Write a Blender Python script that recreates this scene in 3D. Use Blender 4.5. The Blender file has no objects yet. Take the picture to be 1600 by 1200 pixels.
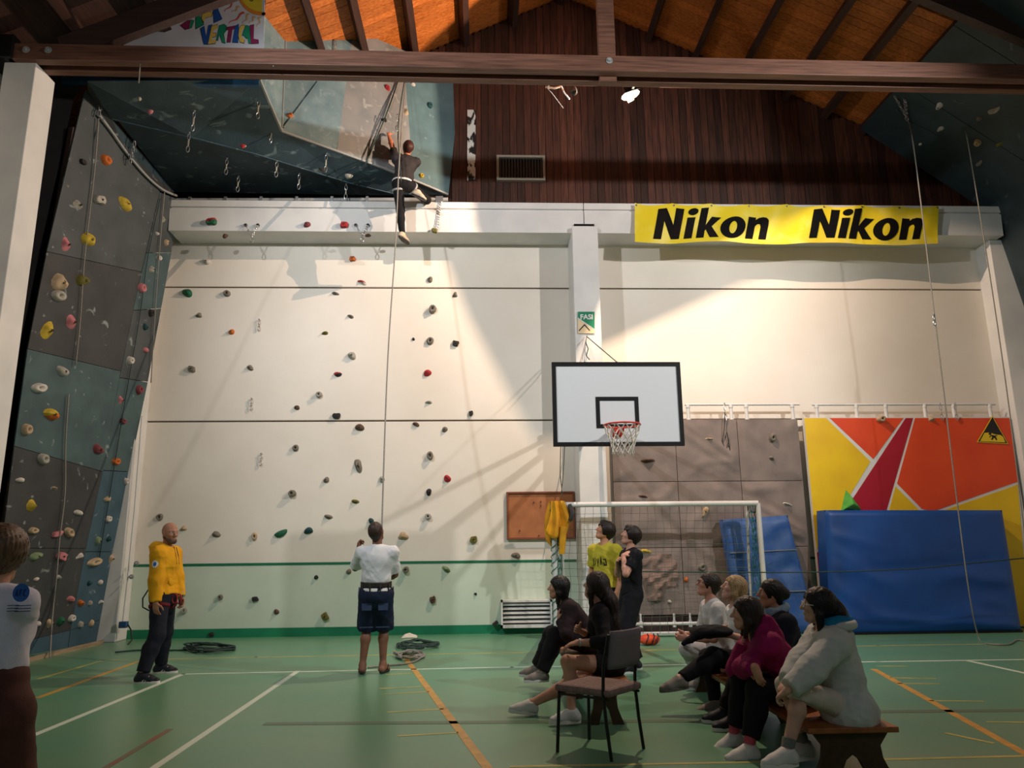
import bpy, bmesh, math, random
import numpy as np
from mathutils import Vector, Matrix
from mathutils.geometry import tessellate_polygon

random.seed(7)
PI = math.pi
C = bpy.context.scene.collection

# ------------------------------------------------------------------ camera, world, lights, exposure
F_PX, YAW, PITCH, ROLL, EYE = 1161.2, 0.0406, 0.21245, -0.01044, 1.48
_f = Vector((math.sin(YAW) * math.cos(PITCH), math.cos(YAW) * math.cos(PITCH), math.sin(PITCH)))
_r0 = Vector((math.cos(YAW), -math.sin(YAW), 0))
_u0 = _r0.cross(_f)
_r = _r0 * math.cos(ROLL) + _u0 * math.sin(ROLL)
_u = -_r0 * math.sin(ROLL) + _u0 * math.cos(ROLL)
camd = bpy.data.cameras.new('camera')
cam = bpy.data.objects.new('camera', camd)
C.objects.link(cam)
cam.matrix_world = Matrix(((_r.x, _u.x, -_f.x, 0), (_r.y, _u.y, -_f.y, 0), (_r.z, _u.z, -_f.z, EYE), (0, 0, 0, 1)))
camd.sensor_width = 36
camd.lens = F_PX * 36 / 1600
camd.clip_start = 0.05
bpy.context.scene.camera = cam
vs = bpy.context.scene.view_settings
vs.view_transform = 'Standard'
vs.look = 'None'
vs.gamma = 1
vs.exposure = 0.0
vs.use_curve_mapping = False
world = bpy.data.worlds.new('night')
bpy.context.scene.world = world
world.use_nodes = True
world.node_tree.nodes['Background'].inputs[0].default_value = (0.02, 0.025, 0.035, 1)
world.node_tree.nodes['Background'].inputs[1].default_value = 1


def light(name, kind, loc, power, color, target=None, **kw):
    d = bpy.data.lights.new(name, kind)
    d.energy = power
    d.color = color
    for k, v in kw.items():
        setattr(d, k, v)
    o = bpy.data.objects.new(name, d)
    C.objects.link(o)
    o.location = loc
    if target is not None:
        o.rotation_euler = (Vector(target) - Vector(loc)).to_track_quat('-Z', 'Y').to_euler()
    return o


LAMP = Vector((2.31, 10.36, 8.27))      # floodlight hanging under the roof truss
light('truss_floodlight_light', 'POINT', LAMP, 1330, (1.0, 0.72, 0.51), shadow_soft_size=0.001)
light('hall_floodlight_right', 'SPOT', (8.3, 4.2, 7.75), 2050, (1.0, 0.96, 0.91), (-0.8, 13.25, 4.2), spot_size=1.5, spot_blend=0.75, shadow_soft_size=0.12)
light('hall_floodlight_left', 'SPOT', (-4.6, 4.2, 7.75), 1500, (0.93, 0.97, 1.0), (1.6, 13.25, 4.2), spot_size=1.5, spot_blend=0.75, shadow_soft_size=0.12)
light('added_fill_light', 'AREA', (1.8, -3.0, 7.6), 80, (0.86, 0.92, 1.0), (1.8, 2.0, 0), shape='RECTANGLE', size=6, size_y=1.2)  # unseen fill light added behind the camera to shape the near sides


def S(px, py, Y):
    d = _f + _r * ((px - 800) / F_PX) + _u * ((600 - py) / F_PX)
    return Vector((0, 0, EYE)) + d * (Y / d.y)


def SF(px, py, z=0.0):
    d = _f + _r * ((px - 800) / F_PX) + _u * ((600 - py) / F_PX)
    return Vector((0, 0, EYE)) + d * ((z - EYE) / d.z)


class Plane:
    def __init__(s, a, b, c):
        s.o = Vector(a)
        s.n = (Vector(b) - s.o).cross(Vector(c) - s.o).normalized()
        if s.n.dot(Vector((0, 0, EYE)) - s.o) < 0:
            s.n = -s.n

    def hit(s, px, py, lift=0.0):
        d = _f + _r * ((px - 800) / F_PX) + _u * ((600 - py) / F_PX)
        e = Vector((0, 0, EYE))
        return e + d * ((s.o - e).dot(s.n) / d.dot(s.n)) + s.n * lift


# ------------------------------------------------------------------ materials
def lin(c):
    return tuple((x / 255 / 12.92 if x / 255 <= 0.04045 else ((x / 255 + 0.055) / 1.055) ** 2.4) for x in c) + (1,)


MATS = {}


def mat(name, c, c2=None, rough=0.6, scale=4, stretch=(1, 1, 1), bump=0.0, bscale=40, metal=0.0, rand=0.0, spec=0.4, mixlo=0.35, mixhi=0.7, coord='Object', detail=4, emit=None, alpha=None):
    if name in MATS:
        return MATS[name]
    m = bpy.data.materials.new(name)
    m.use_nodes = True
    nt = m.node_tree
    b = nt.nodes['Principled BSDF']
    b.inputs['Roughness'].default_value = rough
    b.inputs['Metallic'].default_value = metal
    b.inputs['Specular IOR Level'].default_value = spec
    b.inputs['Base Color'].default_value = lin(c)
    src = None
    if c2 is not None or bump:
        tc = nt.nodes.new('ShaderNodeTexCoord')
        mp = nt.nodes.new('ShaderNodeMapping')
        mp.inputs['Scale'].default_value = stretch
        nt.links.new(tc.outputs[coord], mp.inputs[0])
    if c2 is not None:
        n = nt.nodes.new('ShaderNodeTexNoise')
        n.inputs['Scale'].default_value = scale
        n.inputs['Detail'].default_value = detail
        nt.links.new(mp.outputs[0], n.inputs['Vector'])
        r = nt.nodes.new('ShaderNodeMapRange')
        r.inputs['From Min'].default_value = mixlo
        r.inputs['From Max'].default_value = mixhi
        nt.links.new(n.outputs['Fac'], r.inputs['Value'])
        mx = nt.nodes.new('ShaderNodeMix')
        mx.data_type = 'RGBA'
        mx.inputs[6].default_value = lin(c)
        mx.inputs[7].default_value = lin(c2)
        nt.links.new(r.outputs[0], mx.inputs[0])
        src = mx.outputs[2]
    if rand:
        oi = nt.nodes.new('ShaderNodeObjectInfo')
        hs = nt.nodes.new('ShaderNodeHueSaturation')
        mr = nt.nodes.new('ShaderNodeMapRange')
        mr.inputs['To Min'].default_value = 1 - rand
        mr.inputs['To Max'].default_value = 1 + rand
        nt.links.new(oi.outputs['Random'], mr.inputs['Value'])
        nt.links.new(mr.outputs[0], hs.inputs['Value'])
        if src:
            nt.links.new(src, hs.inputs['Color'])
        else:
            hs.inputs['Color'].default_value = lin(c)
        src = hs.outputs[0]
    if src:
        nt.links.new(src, b.inputs['Base Color'])
    if bump:
        n2 = nt.nodes.new('ShaderNodeTexNoise')
        n2.inputs['Scale'].default_value = bscale
        n2.inputs['Detail'].default_value = 5
        nt.links.new(mp.outputs[0], n2.inputs['Vector'])
        bp = nt.nodes.new('ShaderNodeBump')
        bp.inputs['Strength'].default_value = bump
        bp.inputs['Distance'].default_value = 0.01
        nt.links.new(n2.outputs['Fac'], bp.inputs['Height'])
        nt.links.new(bp.outputs[0], b.inputs['Normal'])
    if emit:
        b.inputs['Emission Color'].default_value = lin(emit[0])
        b.inputs['Emission Strength'].default_value = emit[1]
    MATS[name] = m
    return m


M_CREAM = mat('cream_paint', (236, 229, 219), (226, 217, 205), rough=0.42, scale=0.7, bump=0.12, bscale=14, spec=0.35)
M_MINT = mat('pale_green_paint', (206, 220, 203), (194, 208, 190), rough=0.45, scale=1.2, bump=0.1, bscale=14)
M_WHITE = mat('white_paint', (225, 224, 222), (208, 208, 208), rough=0.5, scale=1.5, bump=0.05)
M_GREENLINE = mat('green_paint', (26, 110, 76), rough=0.45)
M_BASE = mat('base_green_paint', (28, 128, 90), (20, 108, 78), rough=0.45, scale=3)
M_GROOVE = mat('joint_dark', (120, 108, 98), rough=0.9)
M_PLANK = mat('gable_plank', (84, 48, 34), (40, 24, 19), rough=0.55, scale=5, stretch=(6, 6, 0.35), bump=0.1, bscale=20, rand=0.5)
M_PINE = mat('roof_pine', (206, 122, 58), (160, 84, 34), rough=0.5, scale=5, stretch=(0.4, 7, 7), rand=0.18)
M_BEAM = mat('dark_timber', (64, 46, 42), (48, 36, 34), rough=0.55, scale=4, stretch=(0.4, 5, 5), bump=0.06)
M_BEAM_LIT = mat('lit_timber', (122, 84, 68), (84, 56, 46), rough=0.55, scale=5, stretch=(0.35, 6, 6), bump=0.12, bscale=12)  # lit copy of the truss timber, light put into the colour
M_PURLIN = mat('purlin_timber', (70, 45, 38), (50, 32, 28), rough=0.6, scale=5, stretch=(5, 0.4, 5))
M_BLACK = mat('black_metal', (18, 18, 20), rough=0.45)
M_DARK = mat('dark_void', (20, 18, 20), rough=0.9)
M_STEEL = mat('steel', (190, 190, 192), rough=0.32, metal=0.9)
M_STEELP = mat('grey_painted_steel', (150, 152, 152), rough=0.4)
M_PG = mat('panel_grey', (74, 80, 83), (60, 66, 70), rough=0.6, scale=2.2, bump=0.25, bscale=30)
M_PT = mat('panel_teal', (72, 94, 98), (58, 77, 82), rough=0.6, scale=2.2, bump=0.25, bscale=30)
M_PB = mat('panel_blue', (66, 92, 108), (54, 78, 92), rough=0.6, scale=2.2, bump=0.25, bscale=30)
M_PD = mat('panel_dark', (63, 65, 67), (52, 53, 56), rough=0.6, scale=2.2, bump=0.25, bscale=30)
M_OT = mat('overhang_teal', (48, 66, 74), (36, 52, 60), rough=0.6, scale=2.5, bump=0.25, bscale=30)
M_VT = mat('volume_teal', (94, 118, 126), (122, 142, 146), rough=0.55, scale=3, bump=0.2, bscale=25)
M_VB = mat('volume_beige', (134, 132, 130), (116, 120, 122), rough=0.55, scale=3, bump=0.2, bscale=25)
M_CHALK = mat('chalk', (170, 178, 178), rough=0.9)
M_ROPE = mat('rope', (150, 146, 138), (108, 106, 102), rough=0.8, scale=120)
M_ROPED = mat('dark_rope', (52, 74, 70), (30, 44, 44), rough=0.8, scale=90)
M_BOLT = mat('bolt_dark', (40, 36, 34), rough=0.5)

# floor: green sports floor with soft wear
M_FLOOR = mat('green_sports_floor', (88, 142, 112), (104, 144, 112), rough=0.31, scale=0.9, bump=0.05, bscale=3, spec=0.5)
M_LW = mat('white_line_paint', (206, 218, 204), rough=0.4)
M_LY = mat('yellow_line_paint', (206, 158, 62), (178, 134, 66), rough=0.4, scale=9)
M_LYT = mat('thin_yellow_line_paint', (190, 176, 96), (140, 150, 90), rough=0.4, scale=4)
M_LR = mat('worn_red_line_paint', (136, 78, 66), (88, 108, 84), rough=0.4, scale=6)
M_LR2 = mat('faded_red_line_paint', (92, 106, 84), (76, 112, 88), rough=0.4, scale=6)


# ------------------------------------------------------------------ mesh helpers
class MB:
    def __init__(s):
        s.v, s.f, s.mi = [], [], []

    def add(s, vs, fs, mi=0):
        o = len(s.v)
        s.v += [tuple(v) for v in vs]
        s.f += [tuple(i + o for i in f) for f in fs]
        s.mi += [mi] * len(fs)
        return s

    def box(s, a, b, mi=0):
        x0, y0, z0 = a
        x1, y1, z1 = b
        return s.add([(x0, y0, z0), (x1, y0, z0), (x1, y1, z0), (x0, y1, z0), (x0, y0, z1), (x1, y0, z1), (x1, y1, z1), (x0, y1, z1)],
                     [(0, 3, 2, 1), (4, 5, 6, 7), (0, 1, 5, 4), (1, 2, 6, 5), (2, 3, 7, 6), (3, 0, 4, 7)], mi)

    def obox(s, c, ax, half, mi=0):
        c = Vector(c)
        X, Y, Z = [Vector(a).normalized() * h for a, h in zip(ax, half)]
        vs = [c + X * i + Y * j + Z * k for k in (-1, 1) for i, j in ((-1, -1), (1, -1), (1, 1), (-1, 1))]
        return s.add(vs, [(0, 3, 2, 1), (4, 5, 6, 7), (0, 1, 5, 4), (1, 2, 6, 5), (2, 3, 7, 6), (3, 0, 4, 7)], mi)

    def bar(s, a, b, w, h, up=(0, 0, 1), mi=0):
        a, b = Vector(a), Vector(b)
        d = b - a
        x = d.normalized()
        y = Vector(up).cross(x)
        if y.length < 1e-4:
            y = Vector((0, 1, 0)).cross(x)
        y.normalize()
        return s.obox((a + b) / 2, (x, y, x.cross(y)), (d.length / 2, w / 2, h / 2), mi)

    def tube(s, pts, r, n=8, closed=False, mi=0, caps=True):
        pts = [Vector(p) for p in pts]
        m = len(pts)
        rs = r if isinstance(r, (list, tuple)) else [r] * m
        t0 = (pts[1] - pts[0]).normalized()
        ref = Vector((0, 0, 1)) if abs(t0.z) < 0.9 else Vector((1, 0, 0))
        nx = t0.cross(ref).normalized()
        vs = []
        for i in range(m):
            if closed:
                t = pts[(i + 1) % m] - pts[i - 1]
            else:
                t = pts[min(i + 1, m - 1)] - pts[max(i - 1, 0)]
            t = t.normalized() if t.length > 1e-9 else t0
            nx = nx - t * nx.dot(t)
            nx = nx.normalized() if nx.length > 1e-6 else t.orthogonal().normalized()
            ny = t.cross(nx)
            for k in range(n):
                a = 2 * PI * k / n
                vs.append(pts[i] + (nx * math.cos(a) + ny * math.sin(a)) * rs[i])
        fs = []
        for i in range(m if closed else m - 1):
            j = (i + 1) % m
            for k in range(n):
                k2 = (k + 1) % n
                fs.append((i * n + k, i * n + k2, j * n + k2, j * n + k))
        if not closed and caps:
            fs.append(tuple(range(n - 1, -1, -1)))
            fs.append(tuple((m - 1) * n + k for k in range(n)))
        return s.add(vs, fs, mi)

    def slab(s, pts, thick, n=None, mi=0):
        """planar polygon given by its front corners, thickened away from the viewer side normal n"""
        pts = [Vector(p) for p in pts]
        nn = Vector((0, 0, 0))
        for i in range(len(pts)):
            a, b = pts[i], pts[(i + 1) % len(pts)]
            nn += Vector(((a.y - b.y) * (a.z + b.z), (a.z - b.z) * (a.x + b.x), (a.x - b.x) * (a.y + b.y)))
        nn.normalize()
        if n is None:
            n = Vector((0, 0, EYE)) - pts[0]
        if nn.dot(n) < 0:
            pts.reverse()
            nn = -nn
        m = len(pts)
        back = [p - nn * thick for p in pts]
        tri = tessellate_polygon([pts])
        fs = []
        for t in tri:
            a, b, c = [pts[i] for i in t]
            if (b - a).cross(c - a).dot(nn) < 0:
                t = (t[0], t[2], t[1])
            fs.append(tuple(t))
            fs.append((t[0] + m, t[2] + m, t[1] + m))
        for i in range(m):
            j = (i + 1) % m
            fs.append((i, i + m, j + m, j))
        return s.add(pts + back, fs, mi)

    def grid(s, fn, nu, nv, mi=0, flip=False):
        vs = [fn(i / nu, j / nv) for j in range(nv + 1) for i in range(nu + 1)]
        fs = []
        for j in range(nv):
            for i in range(nu):
                a = j * (nu + 1) + i
                q = (a, a + 1, a + nu + 2, a + nu + 1)
                fs.append(q[::-1] if flip else q)
        return s.add(vs, fs, mi)

    def lathe(s, c, axis, prof, n=16, mi=0):
        c, z = Vector(c), Vector(axis).normalized()
        x = z.orthogonal().normalized()
        y = z.cross(x)
        vs = []
        for r, h in prof:
            for k in range(n):
                a = 2 * PI * k / n
                vs.append(c + z * h + (x * math.cos(a) + y * math.sin(a)) * r)
        m = len(prof)
        fs = [(i * n + k, i * n + (k + 1) % n, (i + 1) * n + (k + 1) % n, (i + 1) * n + k) for i in range(m - 1) for k in range(n)]
        fs.append(tuple(range(n - 1, -1, -1)))
        fs.append(tuple((m - 1) * n + k for k in range(n)))
        return s.add(vs, fs, mi)

    def build(s, name, mats, parent=None, smooth=False, bevel=0, solid=0, subsurf=0, angle=40):
        me = bpy.data.meshes.new(name)
        me.from_pydata(s.v, [], s.f)
        for m in (mats if isinstance(mats, (list, tuple)) else [mats]):
            me.materials.append(m)
        if any(s.mi):
            me.polygons.foreach_set('material_index', s.mi)
        if smooth:
            me.polygons.foreach_set('use_smooth', [True] * len(me.polygons))
        me.validate()
        me.update()
        o = bpy.data.objects.new(name, me)
        C.objects.link(o)
        if smooth and angle < 180:
            me.set_sharp_from_angle(angle=math.radians(angle))
        if solid:
            md = o.modifiers.new('solid', 'SOLIDIFY')
            md.thickness = solid
            md.offset = 0
        if subsurf:
            md = o.modifiers.new('sub', 'SUBSURF')
            md.levels = md.render_levels = subsurf
        if bevel:
            md = o.modifiers.new('bevel', 'BEVEL')
            md.width = bevel
            md.segments = 2
            md.limit_method = 'ANGLE'
        if parent is not None:
            adopt(o, parent)
        return o


def adopt(o, parent):
    o.parent = parent
    o.matrix_parent_inverse = parent_world(parent).inverted()


def parent_world(p):
    m = Matrix.LocRotScale(p.location, p.rotation_euler, p.scale)
    if p.parent is not None:
        m = parent_world(p.parent) @ p.matrix_parent_inverse @ m
    return m


def thing(name, label, cat, loc=(0, 0, 0), group=None):
    o = bpy.data.objects.new(name, None)
    o.empty_display_size = 0.1
    C.objects.link(o)
    o.location = loc
    o['label'] = label
    o['category'] = cat
    if group:
        o['group'] = group
    return o


def tag(o, label, cat, group=None):
    o['label'] = label
    o['category'] = cat
    if group:
        o['group'] = group
    return o


def struct(o):
    o['kind'] = 'structure'
    return o


def empty_struct(name, loc=(0, 0, 0)):
    o = bpy.data.objects.new(name, None)
    o.empty_display_size = 0.1
    C.objects.link(o)
    o.location = loc
    o['kind'] = 'structure'
    return o


# ------------------------------------------------------------------ the hall
WALL = 13.25
RIDGE_X, RIDGE_Z, SLOPE = 1.7, 12.6, 0.48


def roof_z(x):
    return RIDGE_Z - SLOPE * abs(x - RIDGE_X)


XL, XR, YB = -6.95, 10.3, -5.0
floor = struct(MB().box((XL - 0.2, YB, -0.2), (XR + 0.2, WALL + 0.3, 0)).build('floor', M_FLOOR))


def court_line(pts, w, m, label):
    q = [SF(*p) for p in pts]
    mb = MB()
    for a, b in zip(q, q[1:]):
        d = (b - a).normalized()
        n = Vector((-d.y, d.x, 0)) * w / 2
        e = d * w * 0.4
        mb.add([a - n - e, b - n + e, b + n + e, a + n - e, *[(v + Vector((0, 0, 0.002))) for v in (a - n - e, b - n + e, b + n + e, a + n - e)]],
               [(4, 5, 6, 7), (0, 1, 5, 4), (1, 2, 6, 5), (2, 3, 7, 6), (3, 0, 4, 7)])
    o = mb.build('court_line', m, floor)
    o['label'] = label


court_line([(30, 1158), (285, 1053.5)], 0.06, M_LW, 'white court side line')
court_line([(285, 1053.5), (800, 1042.5), (1372, 1034), (1640, 1030)], 0.05, M_LW, 'white court end line')
court_line([(230, 1207), (465, 1049)], 0.06, M_LW, 'white inner side line')
court_line([(1515, 1033), (1630, 1058)], 0.06, M_LW, 'white side line at the far corner')
court_line([(60, 1061), (160, 1032), (400, 1027), (860, 1019), (1372, 1009), (1560, 1006)], 0.045, M_LYT, 'thin yellow line')
court_line([(60, 1090), (215, 1034)], 0.06, M_LY, 'yellow side line')
court_line([(634, 1029), (766, 1206)], 0.07, M_LY, 'yellow lane line')
court_line([(1366, 1046), (1620, 1188)], 0.07, M_LY, 'yellow lane line')
for a, b in (((605, 1054), (645, 1052)), ((595, 1076), (660, 1073)), ((598, 1085), (668, 1081)), ((608, 1113), (690, 1108)), ((625, 1150), (713, 1145)),
             ((1372, 1041), (1417, 1041)), ((1393, 1059), (1460, 1060.5)), ((1405, 1068), (1465, 1068.5)), ((1455, 1095), (1535, 1096)),
             ((1545, 1128), (1610, 1129)), ((1480, 1146), (1550, 1161)), ((800, 1198), (1240, 1190)), ((1380, 1187), (1620, 1181))):
    court_line([a, b], 0.04, M_LYT, 'thin yellow mark')
court_line([(160, 1203), (265, 1140)], 0.05, M_LR, 'worn red line')
court_line([(420, 1131), (1140, 1126)], 0.10, M_LR2, 'faded red line')
court_line([(1380, 1112), (1620, 1110)], 0.10, M_LR2, 'faded red line')

# back wall: precast panels in two bays, joints recessed
wall_back = empty_struct('wall_back', (1.8, WALL, 0))
MB().box((XL, WALL + 0.05, 0), (XR, WALL + 0.3, 7.55)).build('backing', M_GROOVE, wall_back)
JZ = (1.19, 3.67, 6.18, 7.3)
for x0, x1 in ((-5.95, 1.66), (2.1, 9.62)):
    MB().box((x0, WALL - 0.0, 0.14), (x1, WALL + 0.06, JZ[0] - 0.018)).build('dado_panel', M_MINT, wall_back)
    MB().box((x0, WALL - 0.006, JZ[0] - 0.02), (x1, WALL + 0.06, JZ[0] + 0.02)).build('dado_stripe', M_GREENLINE, wall_back)
    MB().box((x0, WALL, JZ[0] + 0.018), (x1, WALL + 0.06, JZ[1] - 0.014)).build('wall_panel', M_CREAM, wall_back, bevel=0.008)
    MB().box((x0, WALL, JZ[1] + 0.014), (x1, WALL + 0.06, JZ[2] - 0.014)).build('wall_panel', M_CREAM, wall_back, bevel=0.008)
    MB().box((x0, WALL, JZ[2] + 0.014), (x1, WALL + 0.06, JZ[3])).build('wall_panel', M_CREAM, wall_back, bevel=0.008)
    struct(MB().box((x0, WALL - 0.012, 0), (x1, WALL + 0.06, 0.145)).build('baseboard_back', M_BASE))
# columns and ring beam
CXL, CXR = 1.63, 2.1
colm = MB()
colm.box((CXL, 12.55, 0), (CXR, WALL + 0.05, 7.13))
colm.build('column', M_WHITE, wall_back, bevel=0.015)
MB().box((CXL + 0.05, 12.62, 7.13), (CXR - 0.05, WALL, 7.2)).build('column_head', M_DARK, wall_back)
MB().box((-6.6, 12.85, 0), (-5.94, WALL + 0.05, 7.05)).build('column', M_WHITE, wall_back, bevel=0.012)
MB().box((9.61, 12.85, 0), (10.15, WALL + 0.05, 7.05)).build('column', M_WHITE, wall_back, bevel=0.012)
prof = [(12.66, 7.04), (12.64, 7.46), (12.68, 7.47), (12.68, 7.49), (12.64, 7.5), (12.64, 7.62), (WALL + 0.1, 7.66), (WALL + 0.1, 7.04)]
for xa, xb in ((-5.62, CXL + 0.23), (CXL + 0.245, 9.76)):
    n = len(prof)
    mb = MB().add([(xa, y, z) for y, z in prof] + [(xb, y, z) for y, z in prof],
                  [(i, i + n, (i + 1) % n + n, (i + 1) % n) for i in range(n)] + [tuple(range(n)), tuple(range(2 * n - 1, n - 1, -1))])
    o = mb.build('ring_beam', M_WHITE, wall_back)
    bm = bmesh.new(); bm.from_mesh(o.data); bmesh.ops.recalc_face_normals(bm, faces=bm.faces); bm.to_mesh(o.data); bm.free()
# gable of vertical planks
wall_gable = empty_struct('wall_gable', (1.8, 13.3, 7.6))
MB().slab([(XL, 13.36, 7.5), (XR, 13.36, 7.5), (XR, 13.36, roof_z(XR)), (RIDGE_X, 13.36, RIDGE_Z), (XL, 13.36, roof_z(XL))], 0.08, n=Vector((0, -1, 0))).build('backing', M_DARK, wall_gable)
x = -1.3
k = 0
while x < 10.1:
    w = 0.142
    dy = random.uniform(-0.006, 0.006)
    z1 = min(roof_z(x), roof_z(x + w)) - 0.02
    MB().add([(x + 0.004, 13.3 + dy, 7.5), (x + w - 0.004, 13.3 + dy, 7.5), (x + w - 0.004, 13.3 + dy, z1), (x + 0.004, 13.3 + dy, z1),
              (x, 13.345, 7.5), (x + w, 13.345, 7.5), (x + w, 13.345, z1), (x, 13.345, z1)],
             [(0, 1, 2, 3), (0, 3, 7, 4), (1, 5, 6, 2), (3, 2, 6, 7), (0, 4, 5, 1)]).build('plank', M_PLANK, wall_gable)
    x += w
# side walls and rear
wall_left = struct(MB().box((XL - 0.2, YB, 0), (XL, 9.9, 8.3)).build('wall_left', M_WHITE))
MB().box((XL - 0.2, 9.9, 0), (XL, WALL + 0.3, 8.4)).build('dark_bay', M_DARK, wall_left)  # dark colour stands in for the shade behind the climbing panels
wall_right = struct(MB().box((XR, YB, 0), (XR + 0.2, WALL + 0.3, 8.3)).build('wall_right', M_WHITE))
wall_rear = struct(MB().slab([(XL, YB, 0), (XR, YB, 0), (XR, YB, roof_z(XR)), (RIDGE_X, YB, RIDGE_Z), (XL, YB, roof_z(XL))], 0.2, n=Vector((0, 1, 0))).build('wall_rear', M_WHITE))
# free-standing side columns carrying the truss
for x0, x1 in ((-6.68, -6.24), (9.78, 10.25)):
    struct(MB().box((x0, 9.48, 0), (x1, 9.95, 8.15)).build('pillar', M_WHITE, bevel=0.012))

# ceiling: plank lining near the gable, deck with shade in its colour further back, purlins, truss
ceiling = empty_struct('ceiling', (RIDGE_X, 4, RIDGE_Z))


def roofpt(x, y, dz=0.0):
    return Vector((x, y, roof_z(x) + dz))


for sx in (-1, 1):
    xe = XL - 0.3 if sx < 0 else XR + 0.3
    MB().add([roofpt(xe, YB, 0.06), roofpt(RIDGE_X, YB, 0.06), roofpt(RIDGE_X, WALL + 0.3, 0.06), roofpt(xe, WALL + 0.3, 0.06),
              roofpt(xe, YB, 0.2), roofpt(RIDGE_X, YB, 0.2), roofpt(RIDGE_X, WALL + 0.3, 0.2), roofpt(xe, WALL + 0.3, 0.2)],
             [(0, 1, 2, 3), (4, 7, 6, 5), (0, 4, 5, 1), (1, 5, 6, 2), (2, 6, 7, 3), (3, 7, 4, 0)]).build('roof_deck', M_PURLIN, ceiling)  # dark timber colour stands in for the unlit roof this side of the planks
    y = 10.3
    while y < 13.3:
        w = 0.17
        d = random.uniform(0, 0.006)
        a, b = (xe, RIDGE_X) if sx < 0 else (RIDGE_X, xe)
        MB().add([roofpt(a, y + 0.004, -d), roofpt(b, y + 0.004, -d), roofpt(b, y + w - 0.004, -d), roofpt(a, y + w - 0.004, -d),
                  roofpt(a, y, 0.05), roofpt(b, y, 0.05), roofpt(b, y + w, 0.05), roofpt(a, y + w, 0.05)],
                 [(0, 3, 2, 1), (0, 1, 5, 4), (3, 7, 6, 2), (0, 4, 7, 3), (1, 2, 6, 5)]).build('roof_plank', M_PINE, ceiling)
        y += w
PURL = []
for px, py in ((468, 10), (548, 30), (637, 60), (720, 50), (797, 30)):
    d = _f + _r * ((px - 800) / F_PX) + _u * ((600 - py) / F_PX)
    # underside plane of the left purlins: z = RIDGE_Z - .3 + SLOPE*(x-RIDGE_X)
    t = (RIDGE_Z - 0.3 - SLOPE * RIDGE_X - EYE) / (d.z - SLOPE * d.x)
    PURL.append(t * d.x)
for px, py in ((1020, 70), (1110, 60), (1200, 60), (1305, 60), (1402, 60), (1500, 60)):
    d = _f + _r * ((px - 800) / F_PX) + _u * ((600 - py) / F_PX)
    t = (RIDGE_Z - 0.3 + SLOPE * RIDGE_X - EYE) / (d.z + SLOPE * d.x)
    PURL.append(t * d.x)
PURL += [-5.9, -4.9, RIDGE_X, 9.6]
for x in PURL:
    s = SLOPE if x < RIDGE_X else -SLOPE
    nx = Vector((-s, 0, 1)).normalized()
    c = Vector((x, 0, roof_z(x))) - nx * 0.13
    MB().bar((c.x, YB, c.z), (c.x, 13.3, c.z), 0.12, 0.26, up=nx).build('purlin', M_PURLIN, ceiling)
# truss at Y 9.5-9.96
ZB = 8.15
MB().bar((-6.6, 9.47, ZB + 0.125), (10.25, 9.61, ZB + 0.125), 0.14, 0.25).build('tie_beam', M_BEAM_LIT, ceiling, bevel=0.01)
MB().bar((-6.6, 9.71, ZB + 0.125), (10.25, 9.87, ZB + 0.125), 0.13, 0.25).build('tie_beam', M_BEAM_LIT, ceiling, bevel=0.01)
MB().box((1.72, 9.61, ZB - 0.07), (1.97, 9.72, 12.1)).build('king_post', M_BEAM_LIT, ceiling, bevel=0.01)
for sx in (-1, 1):
    xe = -5.9 if sx < 0 else 9.3
    for y in (9.50,):
        a = Vector((xe, y, roof_z(xe) - 0.6))
        b = Vector((RIDGE_X, y, RIDGE_Z - 0.6))
        if sx < 0:
            a, b = b, a
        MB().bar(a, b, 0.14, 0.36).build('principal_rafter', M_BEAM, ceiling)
for x in (-6.35, -6.05, 1.845):
    MB().lathe((x, 9.40 if x < 0 else 9.472, ZB + (0.14 if x < 0 else 0.16)), (0, -1, 0), [(0.05, 0), (0.05, 0.012), (0.022, 0.012), (0.022, 0.035)], 12).build('bolt', M_STEELP, ceiling)
MB().box((-6.9, 9.36, ZB), (-6.52, 9.95, ZB + 0.36)).build('steel_shoe', M_BLACK, ceiling, bevel=0.01)

# ------------------------------------------------------------------ climbing walls
def chalked(m, c=(150, 160, 160), scale=6.0, lo=0.62, hi=0.72, stretch=(1, 1, 1)):
    """adds scuffed chalk marks (wear with a shape of its own) to a panel paint"""
    nt = m.node_tree
    b = nt.nodes['Principled BSDF']
    old = b.inputs['Base Color'].links[0].from_socket if b.inputs['Base Color'].links else None
    tc = nt.nodes.new('ShaderNodeTexCoord')
    mp = nt.nodes.new('ShaderNodeMapping')
    mp.inputs['Scale'].default_value = stretch
    n = nt.nodes.new('ShaderNodeTexNoise')
    n.inputs['Scale'].default_value = scale
    n.inputs['Detail'].default_value = 3
    n.inputs['Distortion'].default_value = 0.8
    r = nt.nodes.new('ShaderNodeMapRange')
    r.inputs['From Min'].default_value = lo
    r.inputs['From Max'].default_value = hi
    r.inputs['To Max'].default_value = 0.75
    mx = nt.nodes.new('ShaderNodeMix')
    mx.data_type = 'RGBA'
    mx.inputs[7].default_value = lin(c)
    nt.links.new(tc.outputs['Object'], mp.inputs[0])
    nt.links.new(mp.outputs[0], n.inputs['Vector'])
    nt.links.new(n.outputs['Fac'], r.inputs['Value'])
    nt.links.new(r.outputs[0], mx.inputs[0])
    if old:
        nt.links.new(old, mx.inputs[6])
    else:
        mx.inputs[6].default_value = b.inputs['Base Color'].default_value
    nt.links.new(mx.outputs[2], b.inputs['Base Color'])


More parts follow.
